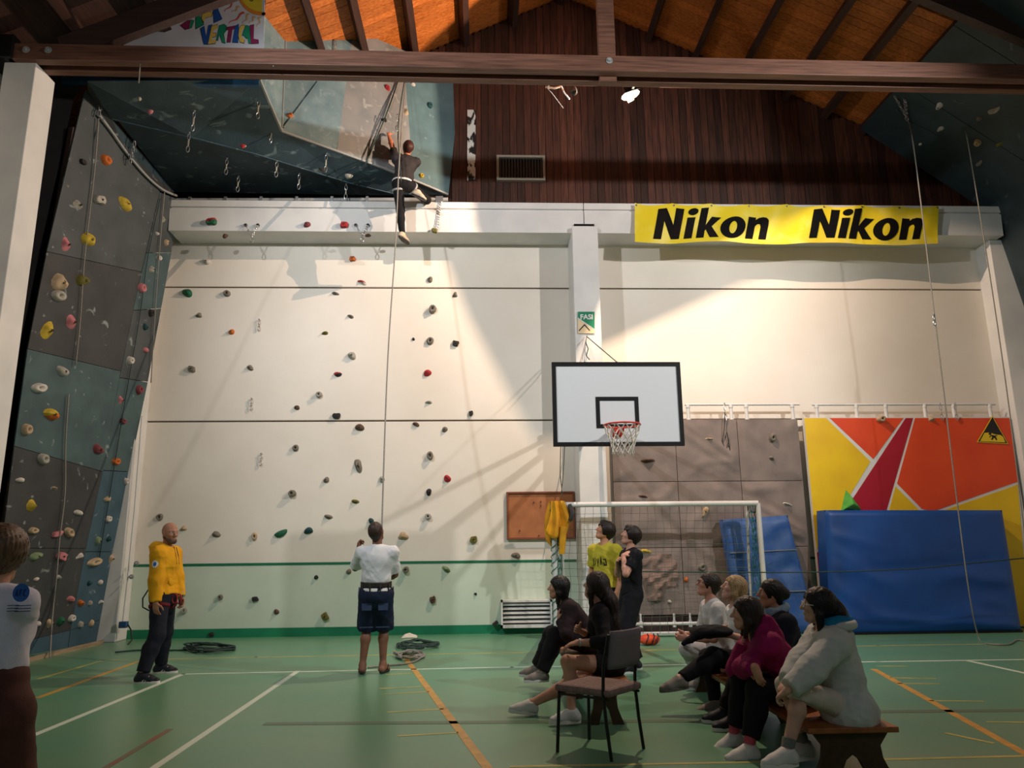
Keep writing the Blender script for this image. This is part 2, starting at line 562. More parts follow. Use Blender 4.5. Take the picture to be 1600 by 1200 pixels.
for m in (M_PG, M_PT, M_PB, M_PD):
    chalked(m, scale=5.5, lo=0.66, hi=0.74)
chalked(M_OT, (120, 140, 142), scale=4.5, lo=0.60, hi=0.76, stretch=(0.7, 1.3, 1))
chalked(M_VT, (156, 170, 172), scale=5.5, lo=0.58, hi=0.78)
M_VD = mat('volume_shaded_teal', (84, 112, 118), (70, 96, 104), rough=0.6, scale=3, bump=0.2, bscale=25)  # darker copy of the volume teal, shade of the turned face in the colour
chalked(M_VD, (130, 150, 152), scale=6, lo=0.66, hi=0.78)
chalked(M_VB, (164, 164, 160), scale=6, lo=0.58, hi=0.7)

# left: leaning panel wall of plywood sheets plus its side strip
P_M0, P_M1, P_A1 = SF(107, 1012), S(250, 300, 12.3), S(133, 140, 10.4)
PL_MAIN = Plane(P_M0, P_M1, P_A1)
P_E0 = SF(155, 1003)
PL_STRIP = Plane(P_M0, P_M1, P_E0)
lw = thing('climbing_wall', 'tall leaning grey and teal climbing wall along the left side', 'climbing wall', SF(60, 1020))


def sheet(plane, pts, m, parent, name='panel', th=0.02, lift=0.0):
    q = [plane.hit(*p, lift) for p in pts]
    c = sum(q, Vector()) / len(q)
    q = [p + (c - p).normalized() * 0.006 for p in q]
    return MB().slab(q, th, n=plane.n).build(name, m, parent)


L1, L2, L3, L4, L5, L6 = [(133, 140), (250, 300)], [(73, 393), (221, 425)], [(43, 545), (189, 580)], [(22, 697), (161, 737)], [(2, 856), (135, 857)], [(-12, 1014), (110, 985)]
for a, b, m in ((L1, L2, M_PG), (L2, L3, M_PD), (L3, L4, M_PT), (L4, L5, M_PD), (L5, L6, M_PD), (L6, [(-16, 1037), (106, 1013)], M_PB)):
    sheet(PL_MAIN, [a[0], a[1], b[1], b[0]], m, lw)
R = [[(250, 300), (275, 310)], [(228, 395), (268, 395)], [(208, 485), (252, 482)], [(187, 590), (231, 597)], [(161, 735), (202, 737)], [(133, 862), (176, 862)], [(110, 985), (157, 968)], [(106, 1013), (154, 1004)]]
for i, m in enumerate((M_PG, M_PT, M_PG, M_PT, M_PB, M_PB, M_PB)):
    a, b = R[i], R[i + 1]
    sheet(PL_STRIP, [a[0], a[1], b[1], b[0]], m, lw)
# timber studs behind the sheets and the skirting board in front
for px, py, qx, qy in ((120, 200, -6, 940), (180, 260, 60, 960), (235, 330, 100, 960)):
    a, b = PL_MAIN.hit(px, py, -0.07), PL_MAIN.hit(qx, qy, -0.07)
    MB().bar(a, b, 0.08, 0.08, up=PL_MAIN.n).build('stud', M_BEAM, lw)
a, b = SF(8, 1042), SF(158, 1006)
MB().bar(a + Vector((0.04, 0, 0.03)), b + Vector((0.02, 0, 0.03)), 0.03, 0.06).build('skirting_board', mat('pale_timber', (160, 140, 116), (132, 112, 92), rough=0.6, scale=6, stretch=(0.5, 0.5, 4)), lw)

# overhang above the corner
W0, W1, C0 = S(272, 299, 13.05), S(700, 306, 13.18), S(175, 185, 10.9)
PL_S1 = Plane(W0, W1, C0)
ov = thing('overhang', 'dark teal climbing overhang under the roof in the left corner', 'overhang', S(275, 300, 13.1))
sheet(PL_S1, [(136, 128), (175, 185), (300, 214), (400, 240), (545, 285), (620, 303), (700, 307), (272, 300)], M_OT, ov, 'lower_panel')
vA, vB, vC, vD = S(405, 125, 10.8), S(440, 205, 11.6), S(600, 263, 12.5), S(700, 304, 13.15)
f0 = PL_S1.hit(136, 126)
cr = [PL_S1.hit(*p, 0.005) for p in ((175, 185), (300, 214), (400, 240), (545, 285), (620, 303))]
top = [f0, vA, vB, vC, vD]
for i in range(4):
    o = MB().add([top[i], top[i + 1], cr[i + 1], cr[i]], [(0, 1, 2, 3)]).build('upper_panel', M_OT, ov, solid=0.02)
fil = [PL_MAIN.hit(138, 146, -0.01), PL_MAIN.hit(195, 235, -0.01), PL_MAIN.hit(250, 299, -0.01), PL_S1.hit(273, 300, .005), cr[0], f0]
for t3 in ((0, 4, 5), (0, 1, 4), (1, 3, 4), (1, 2, 3)):
    MB().slab([fil[i] for i in t3], 0.015).build('corner_panel', M_PD if t3[1] != 3 else M_OT, ov)
for a, b in zip(cr, cr[1:]):
    MB().bar(a, b, 0.03, 0.03).build('edge_strip', M_PB, ov)
T1 = S(446, 55, 11.6)
PL_V1, PL_V2 = Plane(vA, vB, T1), Plane(vB, vC, T1)
sheet(PL_V1, [(405, 125), (440, 205), (446, 55), (440, 40), (418, -10), (408, 60)], M_VT, ov, 'volume_panel')
sheet(PL_V2, [(440, 205), (446, 55), (552, 44), (543, 128), (526, 236)], M_VT, ov, 'volume_panel')
P527, P552 = PL_V2.hit(526, 236), PL_V2.hit(552, 44)
PL_V3 = Plane(P527, P552, S(645, 281, 12.75))
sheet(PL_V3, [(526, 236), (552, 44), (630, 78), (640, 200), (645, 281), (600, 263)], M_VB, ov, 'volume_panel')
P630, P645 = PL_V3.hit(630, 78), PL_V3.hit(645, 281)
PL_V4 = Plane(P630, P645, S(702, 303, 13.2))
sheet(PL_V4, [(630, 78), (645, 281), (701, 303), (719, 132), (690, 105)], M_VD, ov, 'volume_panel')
edge = [PL_V1.hit(405, 125, .01), vB, P527, PL_V3.hit(600, 263), P645, vD]
for a, b in zip(edge, edge[1:]):
    MB().bar(a, b, 0.035, 0.035).build('edge_trim', M_STEELP, ov)
MB().bar(PL_V2.hit(446, 60, .01), PL_V2.hit(440, 205, .01), 0.03, 0.03).build('edge_trim', M_STEELP, ov)
MB().bar(PL_V2.hit(497, 128, .012), PL_V2.hit(443, 200, .012), 0.03, 0.02).build('edge_trim', M_VT, ov)
MB().bar(S(98, 126, 10.3), S(405, 131, 10.7), 0.08, 0.09).build('front_board', mat('blue_board', (32, 76, 112), (24, 58, 88), rough=0.5, scale=5), ov)
# dark timber roof edge closing the overhang's front above the blue board
MB().bar(S(60, 112, 10.5), S(405, 114, 10.9), 0.05, 0.16).build('front_batten', M_BEAM, ov)

# dark boarding that closes the bay beside and above the overhang, up to the roof
YC = 10.32
xa_, xb_ = XL, S(412, 40, YC).x
MB().slab([(xa_, YC, roof_z(xa_) - .02), (xb_, YC, roof_z(xb_) - .02), (xb_, YC, 8.55), (-6.0, YC, 8.5), (-6.25, YC + .12, 8.25), (-6.9, YC + .12, .02), (xa_, YC + .12, .02)], 0.02, n=Vector((0, -1, 0))).build('closing_board', mat('dark_boarding', (44, 39, 42), (34, 30, 33), rough=.8, scale=3), wall_left)

# right: sheets under the roof slope and leaning wall below them
rw = thing('climbing_wall', 'dark climbing wall and overhang high up on the right side', 'climbing wall', (10.2, 11.5, 0))
M_RT = mat('right_panel_teal', (46, 62, 68), (36, 50, 56), rough=0.6, scale=2.5, bump=0.25, bscale=30)
chalked(M_RT, (90, 105, 108), scale=4, lo=0.68, hi=0.78)
RA, RB, RC = (7.45, 9.42), (9.72, 7.72), (10.28, 4.6)
ys = (7.9, 10.0, 11.5, 13.0)
for y0, y1 in zip(ys, ys[1:]):
    for (xa, za), (xb, zb) in ((RA, RB), (RB, RC)):
        e = 0.006
        MB().slab([(xa, y0 + e, za), (xa, y1 - e, za), (xb, y1 - e, zb), (xb, y0 + e, zb)], 0.03, n=Vector((-1, 0, -0.6))).build('panel', M_RT, rw)
PL_R1 = Plane((RA[0], 10, RA[1]), (RA[0], 12, RA[1]), (RB[0], 11, RB[1]))
PL_R2 = Plane((RB[0], 10, RB[1]), (RB[0], 12, RB[1]), (RC[0], 11, RC[1]))

# boulder walls right of the column
BY = 12.95
M_BO = mat('boulder_grey', (136, 122, 116), (118, 106, 102), rough=0.7, scale=3, bump=0.3, bscale=18)
PL_B = Plane((0, BY, 0), (1, BY, 0), (0, BY, 1))
gb = thing('boulder_wall', 'grey boulder wall of moulded rock panels behind the goal', 'climbing wall', (4.0, BY, 0))
gx = [S(p, 752, BY).x for p in (958, 1059, 1158, 1255)]
gz = [S(1100, p, BY).z for p in (960, 855, 752, 655)]
for i in range(3):
    for j in range(3):
        rs = random.Random(i * 7 + j * 3 + 1)
        ridg = [(rs.uniform(-0.3, 1.3), rs.uniform(-0.3, 1.3), rs.uniform(0, 6.28), rs.uniform(3, 7), rs.uniform(0.02, 0.045)) for _ in range(4)]

        def fn(u, v, i=i, j=j, ridg=ridg):
            e = 0.005
            x = gx[i] + e + (gx[i + 1] - gx[i] - 2 * e) * u
            z = gz[j] + e + (gz[j + 1] - gz[j] - 2 * e) * v
            d = 0
            for cx, cy, a, fr, am in ridg:
                s_ = (u - cx) * math.cos(a) + (v - cy) * math.sin(a) + 0.10 * math.sin(4 * (u + v) + a)
                d += am * math.exp(-(s_ * fr) ** 2 * 6)
                d += am * 0.5 * math.exp(-((s_ - 0.14) * fr) ** 2 * 6)
            m = min(u, 1 - u, v, 1 - v)
            return Vector((x, BY - d * min(1, m * 8), z))
        mb = MB().grid(fn, 26, 26)
        mb.box((gx[i] + 0.006, BY + 0.002, gz[j] + 0.006), (gx[i + 1] - 0.006, BY + 0.05, gz[j + 1] - 0.006))
        mb.build('panel', M_BO, gb, smooth=True)
MB().box((gx[0] + 0.01, BY + 0.05, 0.02), (gx[3] - 0.01, BY + 0.1, gz[3] - 0.01)).build('backing_board', M_BEAM, gb)
for px in (1000, 1052, 1077, 1140, 1200):
    p = S(px, 968, BY)
    MB().lathe((p.x, BY - 0.06, 0.1), (0, 0, 1), [(0.03, 0), (0.03, 0.1), (0.018, 0.1), (0.018, 0.22)], 10).build('foot_bracket', M_WHITE, gb)
# crumpled red rock boss on the lowest row
bb = thing('rock_feature', 'crumpled reddish rock relief bolted low on the grey boulder wall', 'rock relief', S(1022, 905, BY))
rs = random.Random(23)
NN = [[rs.uniform(0.0, 1) * (1 if (i_ + j_) % 2 else .55) for j_ in range(12)] for i_ in range(12)]


def crump(u, v):
    px, py = 992 + 60 * u + 10 * v, 938 - 72 * v
    p = S(px, py, BY)
    a, b = u * 10, v * 10
    i, j = min(int(a), 10), min(int(b), 10)
    h = (NN[i][j] * (1 - a + i) + NN[i + 1][j] * (a - i)) * (1 - b + j) + (NN[i][j + 1] * (1 - a + i) + NN[i + 1][j + 1] * (a - i)) * (b - j)
    r = (abs(u - 0.5) + abs(v - 0.5)) * 1.35 + .16 * math.sin(9 * u + 4 * v)
    return p + Vector((0, -max(0, 1 - r ** 3) * (0.03 + 0.16 * h) + (0.03 if r > 1 else 0), 0))


MB().grid(crump, 22, 22).build('rock_face', mat('red_rock', (140, 116, 106), (112, 96, 90), rough=0.75, scale=6, bump=0.3), bb)

cw = thing('boulder_wall', 'boulder wall with big orange, yellow and crimson colour fields', 'climbing wall', (7.6, BY, 0))
cxa, cxb, cz = S(1256, 652, BY).x, S(1577, 652, BY).x, S(1400, 652, BY).z
MB().box((cxa, BY, 0.02), (cxb, BY + 0.08, cz)).build('white_board', M_WHITE, cw)
M_CY = mat('yellow_field', (238, 198, 22), (228, 184, 26), rough=0.45, scale=2)
M_CO = mat('orange_field', (232, 78, 34), (222, 70, 34), rough=0.45, scale=2)
M_CC = mat('crimson_field', (172, 18, 46), (160, 14, 34), rough=0.45, scale=2)


def q4(x, y):
    return (1200 + x / 4, 600 + y / 4)


def clampw(p):
    h = PL_B.hit(*p, 0.004)
    return Vector((min(max(h.x, cxa + 0.004), cxb - 0.004), h.y, min(max(h.z, 0.03), cz - 0.004)))


for pts, m, lb in (([(221, 213), (362, 213), (640, 485), (258, 1035), (262, 1030)], M_CY, 'yellow'),
                   ([(385, 213), (846, 213), (658, 470)], M_CO, 'upper left orange'),
                   ([(860, 213), (906, 213), (742, 785), (640, 1150), (560, 1560), (258, 1560), (258, 1058)], M_CC, 'crimson'),
                   ([(918, 213), (1484, 213), (1560, 213), (1560, 612), (1527, 622), (1100, 772), (1030, 797), (960, 780), (806, 622)], M_CO, 'large orange'),
                   ([(796, 640), (945, 788), (1010, 815), (900, 1150), (840, 1560), (585, 1560), (660, 1150)], M_CY, 'yellow wedge'),
                   ([(1560, 628), (1530, 640), (1112, 785), (1030, 812), (920, 1150), (860, 1560), (1640, 1560), (1600, 1100)], M_CY, 'right yellow')):
    MB().slab([clampw(q4(*p)) for p in pts], 0.003, n=Vector((0, -1, 0))).build('colour_field', m, cw)['label'] = lb + ' colour field'
# rails along the top of both boulder walls
for x0, x1, posts, lab in ((1070, 1249, (1075, 1142, 1166, 1238), 'white pipe rail above the grey boulder wall'), (1268, 1555, (1276, 1338, 1384, 1445, 1490, 1547), 'white pipe rail above the coloured boulder wall')):
    yy = BY + 0.05
    z = S((x0 + x1) / 2, 632, yy).z
    r = thing('pipe_rail', lab, 'rail', S(x0, 652, yy), 'rails on the boulder walls')
    MB().tube([(S(x0, 632, yy).x, yy, z), (S(x1, 632, yy).x, yy, z)], 0.022, 10).build('top_pipe', M_WHITE, r, smooth=True)
    for px in posts:
        xx = S(px, 640, yy).x
        MB().lathe((xx, yy, cz - 0.03), (0, 0, 1), [(0.045, 0), (0.045, 0.015), (0.032, 0.015), (0.032, z - cz - 0.03), (0.04, z - cz - 0.03), (0.04, z - cz + 0.03)], 10).build('post', M_WHITE, r, smooth=True)

# ------------------------------------------------------------------ holds
HC = dict(grey=(128, 122, 110), brown=(96, 72, 58), red=(178, 40, 48), green=(30, 104, 72), olive=(112, 108, 44), orange=(206, 110, 46), teal=(24, 74, 78), white=(214, 208, 200), beige=(196, 172, 140), yellow=(206, 178, 60),
          pink=(206, 128, 134), maroon=(134, 66, 74), dark=(46, 42, 40), pale_green=(128, 150, 112), bright_green=(84, 172, 70), pale_grey=(178, 174, 164))


def hmat(c):
    r = HC[c]
    return mat('hold_' + c, r, tuple(int(v * 0.8) for v in r), rough=0.75, scale=9, bump=0.35, bscale=60)


KIND = dict(dome='domed', pocket='ring-shaped', ledge='half-moon', crescent='crescent', cyl='round stub', tri='wedge-shaped', block='blocky', pinch='long upright', blob='knobbly')
ORD = ['first', 'second', 'third', 'fourth', 'fifth', 'sixth', 'seventh', 'eighth', 'ninth', 'tenth', 'eleventh', 'twelfth', 'thirteenth', 'fourteenth', 'fifteenth', 'sixteenth', 'seventeenth', 'eighteenth', 'nineteenth', 'twentieth',
       'twenty-first', 'twenty-second', 'twenty-third', 'twenty-fourth', 'twenty-fifth']
hold_n = 0


def hold(pos, nrm, w, h, kind, col, label, group, rot=0.0, parent=None, col2=None):
    global hold_n
    hold_n += 1
    rs = random.Random(hold_n * 13 + 5)
    z = Vector(nrm).normalized()
    up = Vector((0, 0, 1))
    x = up.cross(z).normalized()
    y = z.cross(x)
    ca, sa = math.cos(rot), math.sin(rot)
    x, y = x * ca + y * sa, y * ca - x * sa
    w, h = w / 2, h / 2
    dep = 0.8 * min(w, h) + 0.02
    NS, NR = 14, 5
    ph = [rs.uniform(0, 6.28) for _ in range(4)]
    irr = 0.04 if kind in ('pocket', 'cyl') else 0.10
    vs, fs = [], []
    for i in range(NR + 1):
        t = i / NR
        for k in range(NS):
            a = 2 * PI * k / NS
            c, s = math.cos(a), math.sin(a)
            rr = 1 + irr * math.sin(2 * a + ph[0]) + irr * 0.7 * math.sin(3 * a + ph[1])
            rho = 1 - t
            if kind == 'pocket':
                rho = 1 - t * 0.88
                q = (rho - 0.56) / 0.44
                d = dep * (1 - q * q) ** 0.5 if abs(q) < 1 else 0
                if t == 1:
                    d = 0.006
            elif kind == 'cyl':
                prof = [(1, 0), (0.92, 0.9), (0.78, 1.5), (0.45, 1.55), (0.3, 1.2), (0.02, 1.2)]
                rho, d = prof[i]
                d *= dep
            elif kind == 'block':
                prof = [(1, 0), (0.96, 0.75), (0.84, 1.0), (0.5, 1.05), (0.3, 1.05), (0.02, 1.08)]
                rho, d = prof[i]
                d *= dep
                m_ = max(abs(c), abs(s))
                rr *= 0.86 / m_ if m_ > 0.86 * 0.8 else 1
                rr = min(rr, 1.18)
            elif kind == 'ledge':
                d = dep * 1.25 * math.sin(min(1, t * 1.25) * PI / 2) * (0.62 + 0.38 * s)
                rr *= 1 if s > 0 else 1 - 0.25 * abs(s)
                if s > 0:
                    rr *= 1 - 0.15 * s
            elif kind == 'tri':
                d = dep * 1.2 * t
                rr *= 0.72 + 0.3 * abs(math.cos(1.5 * (a - PI / 2)))
            elif kind == 'pinch':
                d = dep * math.sin(min(1, t * 1.15) * PI / 2) * (0.75 + 0.25 * math.cos(2 * a))
                rr *= 0.82 + 0.18 * abs(s) ** 0.5
            else:
                d = dep * math.sqrt(max(0, 1 - rho * rho))
            px_, py_ = c * w * rho * rr, s * h * rho * rr
            if kind == 'crescent':
                py_ += -0.55 * h * (1 - (px_ / w) ** 2) + 0.28 * h
                py_ *= 0.9
            d *= 1 + 0.12 * math.sin(3 * a + ph[2] + 4 * t) * (1 if kind == 'blob' else 0.45)
            if kind == 'blob':
                d *= 1 + 0.35 * math.sin(2.2 * a + ph[3]) * (1 - t)
            vs.append(pos + x * px_ + y * py_ + z * (d - 0.004))
    for i in range(NR):
        for k in range(NS):
            k2 = (k + 1) % NS
            fs.append((i * NS + k, i * NS + k2, (i + 1) * NS + k2, (i + 1) * NS + k))
    fs.append(tuple(NR * NS + k for k in range(NS)))
    fs.append(tuple(range(NS - 1, -1, -1)))
    vs = [Vector(v) - pos for v in vs]
    mb = MB().add(vs, fs)
    if col2:
        for q in range(len(mb.f)):
            if (q % NS) > NS * 0.55 or (q % NS) < NS * 0.05:
                mb.mi[q] = 1
    o = mb.build('climbing_hold', [hmat(col), hmat(col2 or col)], smooth=True, angle=50)
    o.location = pos
    tag(o, label, 'climbing hold', group)
    if kind in ('pocket', 'cyl', 'dome', 'blob', 'block', 'pinch', 'ledge') and min(w, h) > 0.05:
        top = dep * (1.2 if kind == 'cyl' else 0.95 if kind != 'pocket' else 0.1)
        if kind == 'block':
            top = dep * 1.08
        b = MB().lathe(pos + z * (top - 0.012), z, [(min(w, h) * 0.2, 0), (min(w, h) * 0.2, 0.02), (min(w, h) * 0.1, 0.02), (min(w, h) * 0.1, 0.014)], 8).build('bolt', M_BOLT, o)
    return o


def pxm(p, n):
    d = (p - Vector((0, 0, EYE))).dot(_f)
    return d / F_PX


def place_holds(rows, plane, group, where, order='x', lift=0.0, wide=1.0):
    """rows: (px, py, w, h, kind, colour[, rot[, colour2]]); labels rank same-coloured holds of this area"""
    by = {}
    for r in rows:
        by.setdefault((r[5], len(r) > 7 and r[7] or None), []).append(r)
    for (c, c2), rr in by.items():
        rr.sort(key=(lambda r: r[0]) if order == 'x' else (lambda r: r[1]))
        for i, r in enumerate(rr):
            p = plane.hit(r[0], r[1], lift)
            k = pxm(p, plane.n)
            cn = c.replace('_', ' ') + (' and ' + c2.replace('_', ' ') if c2 else '')
            if len(rr) == 1:
                rank = 'the only %s one' % cn
            elif i == len(rr) - 1:
                rank = ('rightmost' if order == 'x' else 'lowest') + ' of the %s ones' % cn
            else:
                rank = '%s %s one from %s' % (ORD[i], cn, 'left' if order == 'x' else 'top')
            hold(p, plane.n, r[2] * k * wide, r[3] * k, r[4], c, '%s %s hold %s, %s' % (cn, KIND[r[4]], where, rank), group, r[6] if len(r) > 6 else random.uniform(-0.3, 0.3), col2=c2)


PL_W = Plane((0, WALL, 0), (1, WALL, 0), (0, WALL, 1))
PL_BF = Plane((0, 12.64, 7.2), (1, 12.64, 7.2), (0, 12.64, 8))
G1 = 'holds on the cream wall'
place_holds([(331, 347, 17, 12, 'block', 'red', 0, 'green'), (352, 369, 9, 7, 'blob', 'brown'), (480, 351, 11, 9, 'blob', 'maroon'), (538, 352, 14, 10, 'block', 'red'), (575, 368, 9, 6, 'blob', 'brown'), (679, 361, 10, 8, 'block', 'olive')], PL_BF, G1, 'on the ring beam')
place_holds([(323, 409, 12, 10, 'blob', 'white'), (551, 405, 10, 9, 'block', 'orange'), (566, 442, 17, 9, 'ledge', 'red', -0.4, 'white'), (672, 437, 9, 10, 'dome', 'grey')], PL_W, G1, 'above the upper seam')
place_holds([(293, 458, 16, 14, 'blob', 'green'), (355, 459, 11, 11, 'pocket', 'grey'), (311, 493, 12, 9, 'tri', 'grey'), (362, 519, 10, 9, 'dome', 'orange'), (300, 577, 13, 10, 'block', 'grey'), (391, 575, 13, 9, 'pinch', 'grey', -0.9),
             (524, 459, 12, 8, 'ledge', 'grey'), (548, 495, 11, 8, 'ledge', 'grey'), (711, 461, 9, 10, 'tri', 'grey'), (676, 484, 12, 14, 'cyl', 'grey'), (508, 521, 12, 8, 'ledge', 'olive'), (550, 556, 13, 13, 'blob', 'pale_grey'),
             (672, 533, 11, 14, 'pocket', 'grey'), (712, 537, 12, 9, 'block', 'dark'), (528, 585, 12, 9, 'blob', 'red', 0, 'dark'), (668, 583, 14, 10, 'dome', 'red'), (499, 617, 10, 10, 'cyl', 'pale_grey'), (464, 637, 10, 7, 'blob', 'brown'),
             (526, 650, 13, 10, 'block', 'dark'), (670, 629, 12, 8, 'ledge', 'pale_grey'), (736, 646, 7, 9, 'block', 'dark'), (646, 530, 5, 5, 'dome', 'dark')], PL_W, G1, 'between the two wall seams')
place_holds([(562, 668, 14, 12, 'dome', 'brown'), (462, 700, 10, 11, 'pocket', 'grey'), (510, 750, 9, 10, 'blob', 'grey'), (560, 728, 12, 27, 'pinch', 'grey'), (457, 771, 12, 11, 'cyl', 'grey'), (555, 784, 13, 9, 'ledge', 'olive'),
             (513, 808, 16, 9, 'ledge', 'grey'), (439, 833, 21, 12, 'crescent', 'green'), (482, 830, 14, 12, 'crescent', 'teal', 3.14), (580, 814, 9, 9, 'dome', 'teal'), (597, 749, 9, 10, 'dome', 'pale_grey'), (650, 663, 11, 7, 'blob', 'brown'),
             (695, 671, 9, 9, 'dome', 'grey'), (672, 712, 10, 14, 'cyl', 'grey'), (699, 748, 11, 12, 'blob', 'red'), (670, 769, 9, 11, 'blob', 'dark'), (669, 807, 10, 10, 'cyl', 'pale_grey'), (630, 838, 17, 15, 'tri', 'beige'), (740, 843, 12, 12, 'block', 'olive'),
             (338, 835, 15, 12, 'tri', 'grey'), (398, 838, 9, 13, 'pocket', 'beige'), (250, 808, 10, 12, 'pocket', 'grey'), (287, 826, 13, 9, 'tri', 'beige'), (806, 868, 14, 10, 'blob', 'grey')], PL_W, G1, 'below the lower wall seam')
place_holds([(545, 893, 8, 9, 'dome', 'grey'), (634, 890, 10, 10, 'cyl', 'grey'), (697, 890, 16, 11, 'ledge', 'pale_green', -0.5), (676, 937, 10, 12, 'block', 'brown'), (743, 928, 5, 4, 'dome', 'dark'), (432, 956, 8, 9, 'blob', 'brown'),
             (508, 963, 12, 12, 'block', 'olive', 0.5), (494, 902, 8, 6, 'blob', 'dark'), (399, 936, 11, 8, 'block', 'dark'), (345, 933, 7, 9, 'cyl', 'grey'), (289, 954, 7, 11, 'cyl', 'pale_grey', -0.4), (331, 991, 10, 7, 'block', 'dark', 0.3)], PL_W, G1, 'on the pale green dado')
place_holds([(1108, 687, 22, 9, 'ledge', 'beige', -0.1), (1012, 720, 21, 9, 'ledge', 'brown'), (1005, 776, 15, 6, 'ledge', 'brown', -0.15), (1101, 800, 20, 10, 'blob', 'beige', 0.9), (1207, 684, 10, 15, 'pocket', 'grey'), (1205, 716, 12, 9, 'tri', 'grey', -0.5),
             (1228, 788, 18, 7, 'ledge', 'white'), (1009, 862, 20, 9, 'ledge', 'yellow'), (1097, 886, 15, 12, 'pocket', 'grey', 0.4), (1072, 906, 7, 8, 'dome', 'orange'), (1046, 940, 6, 6, 'dome', 'white'), (1111, 937, 10, 18, 'tri', 'green', 3.14), (1115, 918, 8, 3, 'ledge', 'beige')], PL_B, 'holds on the grey boulder wall', 'on the grey boulder wall', lift=0.012)
place_holds([(1375, 655, 12, 11, 'cyl', 'beige'), (1455, 655, 12, 9, 'tri', 'beige')], PL_B, 'holds on the coloured boulder wall', 'atop the orange boulder field', lift=0.005)
G2 = 'holds on the left climbing wall'
place_holds([(164, 250, 12, 16, 'pocket', 'orange'), (128, 253, 7, 9, 'block', 'dark'), (121, 320, 12, 15, 'pinch', 'pale_grey', -0.4), (153, 312, 13, 16, 'block', 'pale_grey'), (195, 319, 19, 17, 'blob', 'yellow'), (102, 382, 11, 22, 'pinch', 'pink'),
             (136, 374, 14, 23, 'blob', 'yellow'), (91, 441, 16, 30, 'blob', 'beige'), (90, 462, 16, 18, 'pocket', 'pale_grey'), (127, 438, 13, 20, 'blob', 'olive'), (110, 503, 13, 22, 'pinch', 'pink'), (73, 516, 14, 32, 'pinch', 'yellow'),
             (97, 580, 15, 15, 'dome', 'pale_grey'), (60, 606, 17, 16, 'pocket', 'white'), (79, 647, 16, 20, 'blob', 'yellow', 0, 'orange'), (40, 671, 11, 18, 'pocket', 'beige'), (66, 717, 12, 17, 'pocket', 'pale_grey', -0.3),
             (31, 750, 10, 8, 'dome', 'white'), (85, 763, 8, 6, 'ledge', 'beige'), (48, 790, 13, 20, 'tri', 'yellow'), (122, 801, 11, 9, 'dome', 'white'), (51, 829, 11, 11, 'pocket', 'beige'), (88, 834, 14, 9, 'block', 'pink'), (107, 832, 13, 13, 'pocket', 'beige', -0.7),
             (152, 702, 13, 15, 'blob', 'maroon'), (56, 869, 16, 12, 'blob', 'pale_green'), (94, 869, 13, 13, 'block', 'pink', -0.3), (125, 869, 11, 10, 'tri', 'white'), (56, 905, 6, 6, 'dome', 'white'), (92, 902, 8, 8, 'tri', 'white'),
             (110, 936, 10, 10, 'blob', 'pink'), (59, 975, 7, 8, 'dome', 'white'), (77, 974, 9, 14, 'pinch', 'beige'), (94, 970, 9, 13, 'blob', 'green'), (111, 966, 8, 11, 'pocket', 'white')], PL_MAIN, G2, 'on the left grey panels', order='y', wide=1.6)
place_holds([(245, 365, 6, 6, 'dome', 'white'), (259, 379, 8, 10, 'dome', 'beige'), (255, 343, 6, 11, 'pinch', 'pale_grey'), (247, 403, 9, 9, 'pocket', 'white'), (236, 421, 8, 11, 'blob', 'pale_grey'), (220, 450, 12, 15, 'pocket', 'pink'), (235, 489, 8, 13, 'pocket', 'dark'),
             (226, 511, 8, 11, 'dome', 'teal'), (227, 547, 9, 9, 'dome', 'pink'), (202, 563, 11, 13, 'pocket', 'white'), (216, 609, 11, 15, 'pocket', 'maroon'), (188, 625, 9, 13, 'pinch', 'pink'), (191, 658, 12, 9, 'pocket', 'maroon'), (180, 721, 13, 12, 'pocket', 'orange'),
             (196, 752, 6, 11, 'pocket', 'white'), (167, 780, 12, 9, 'dome', 'beige'), (168, 811, 11, 10, 'pocket', 'white'), (152, 845, 9, 13, 'blob', 'pale_green'), (169, 842, 7, 9, 'blob', 'teal'), (147, 878, 25, 13, 'pocket', 'beige', 0.2), (173, 873, 8, 14, 'pinch', 'beige'),
             (139, 911, 7, 9, 'dome', 'teal'), (156, 910, 8, 8, 'dome', 'white'), (125, 942, 9, 11, 'blob', 'orange'), (140, 942, 7, 8, 'blob', 'pale_grey'), (157, 941, 9, 8, 'ledge', 'white'), (125, 976, 8, 11, 'blob', 'pale_grey'), (142, 974, 7, 12, 'dome', 'beige')], PL_STRIP, G2, 'on the left side strip', order='y', wide=1.2)
G3 = 'holds on the overhang'
place_holds([(235, 172, 9, 8, 'dome', 'pink'), (380, 226, 12, 7, 'ledge', 'red', -0.2, 'white'), (218, 152, 7, 6, 'dome', 'pale_grey'), (505, 263, 16, 8, 'ledge', 'dark'), (545, 273, 14, 9, 'blob', 'pale_grey')], PL_S1, G3, 'under the left overhang', lift=0.02)
place_holds([(453, 181, 10, 10, 'blob', 'orange')], PL_V2, G3, 'on the overhang volume')
place_holds([(605, 137, 8, 11, 'blob', 'red'), (600, 188, 10, 9, 'ledge', 'dark'), (634, 175, 10, 14, 'tri', 'beige')], PL_V3, G3, 'on the overhang volume')
place_holds([(658, 275, 8, 8, 'pocket', 'yellow'), (671, 165, 9, 10, 'pocket', 'teal'), (645, 132, 8, 6, 'dome', 'white')], PL_V4, G3, 'on the dim side of the overhang volume')
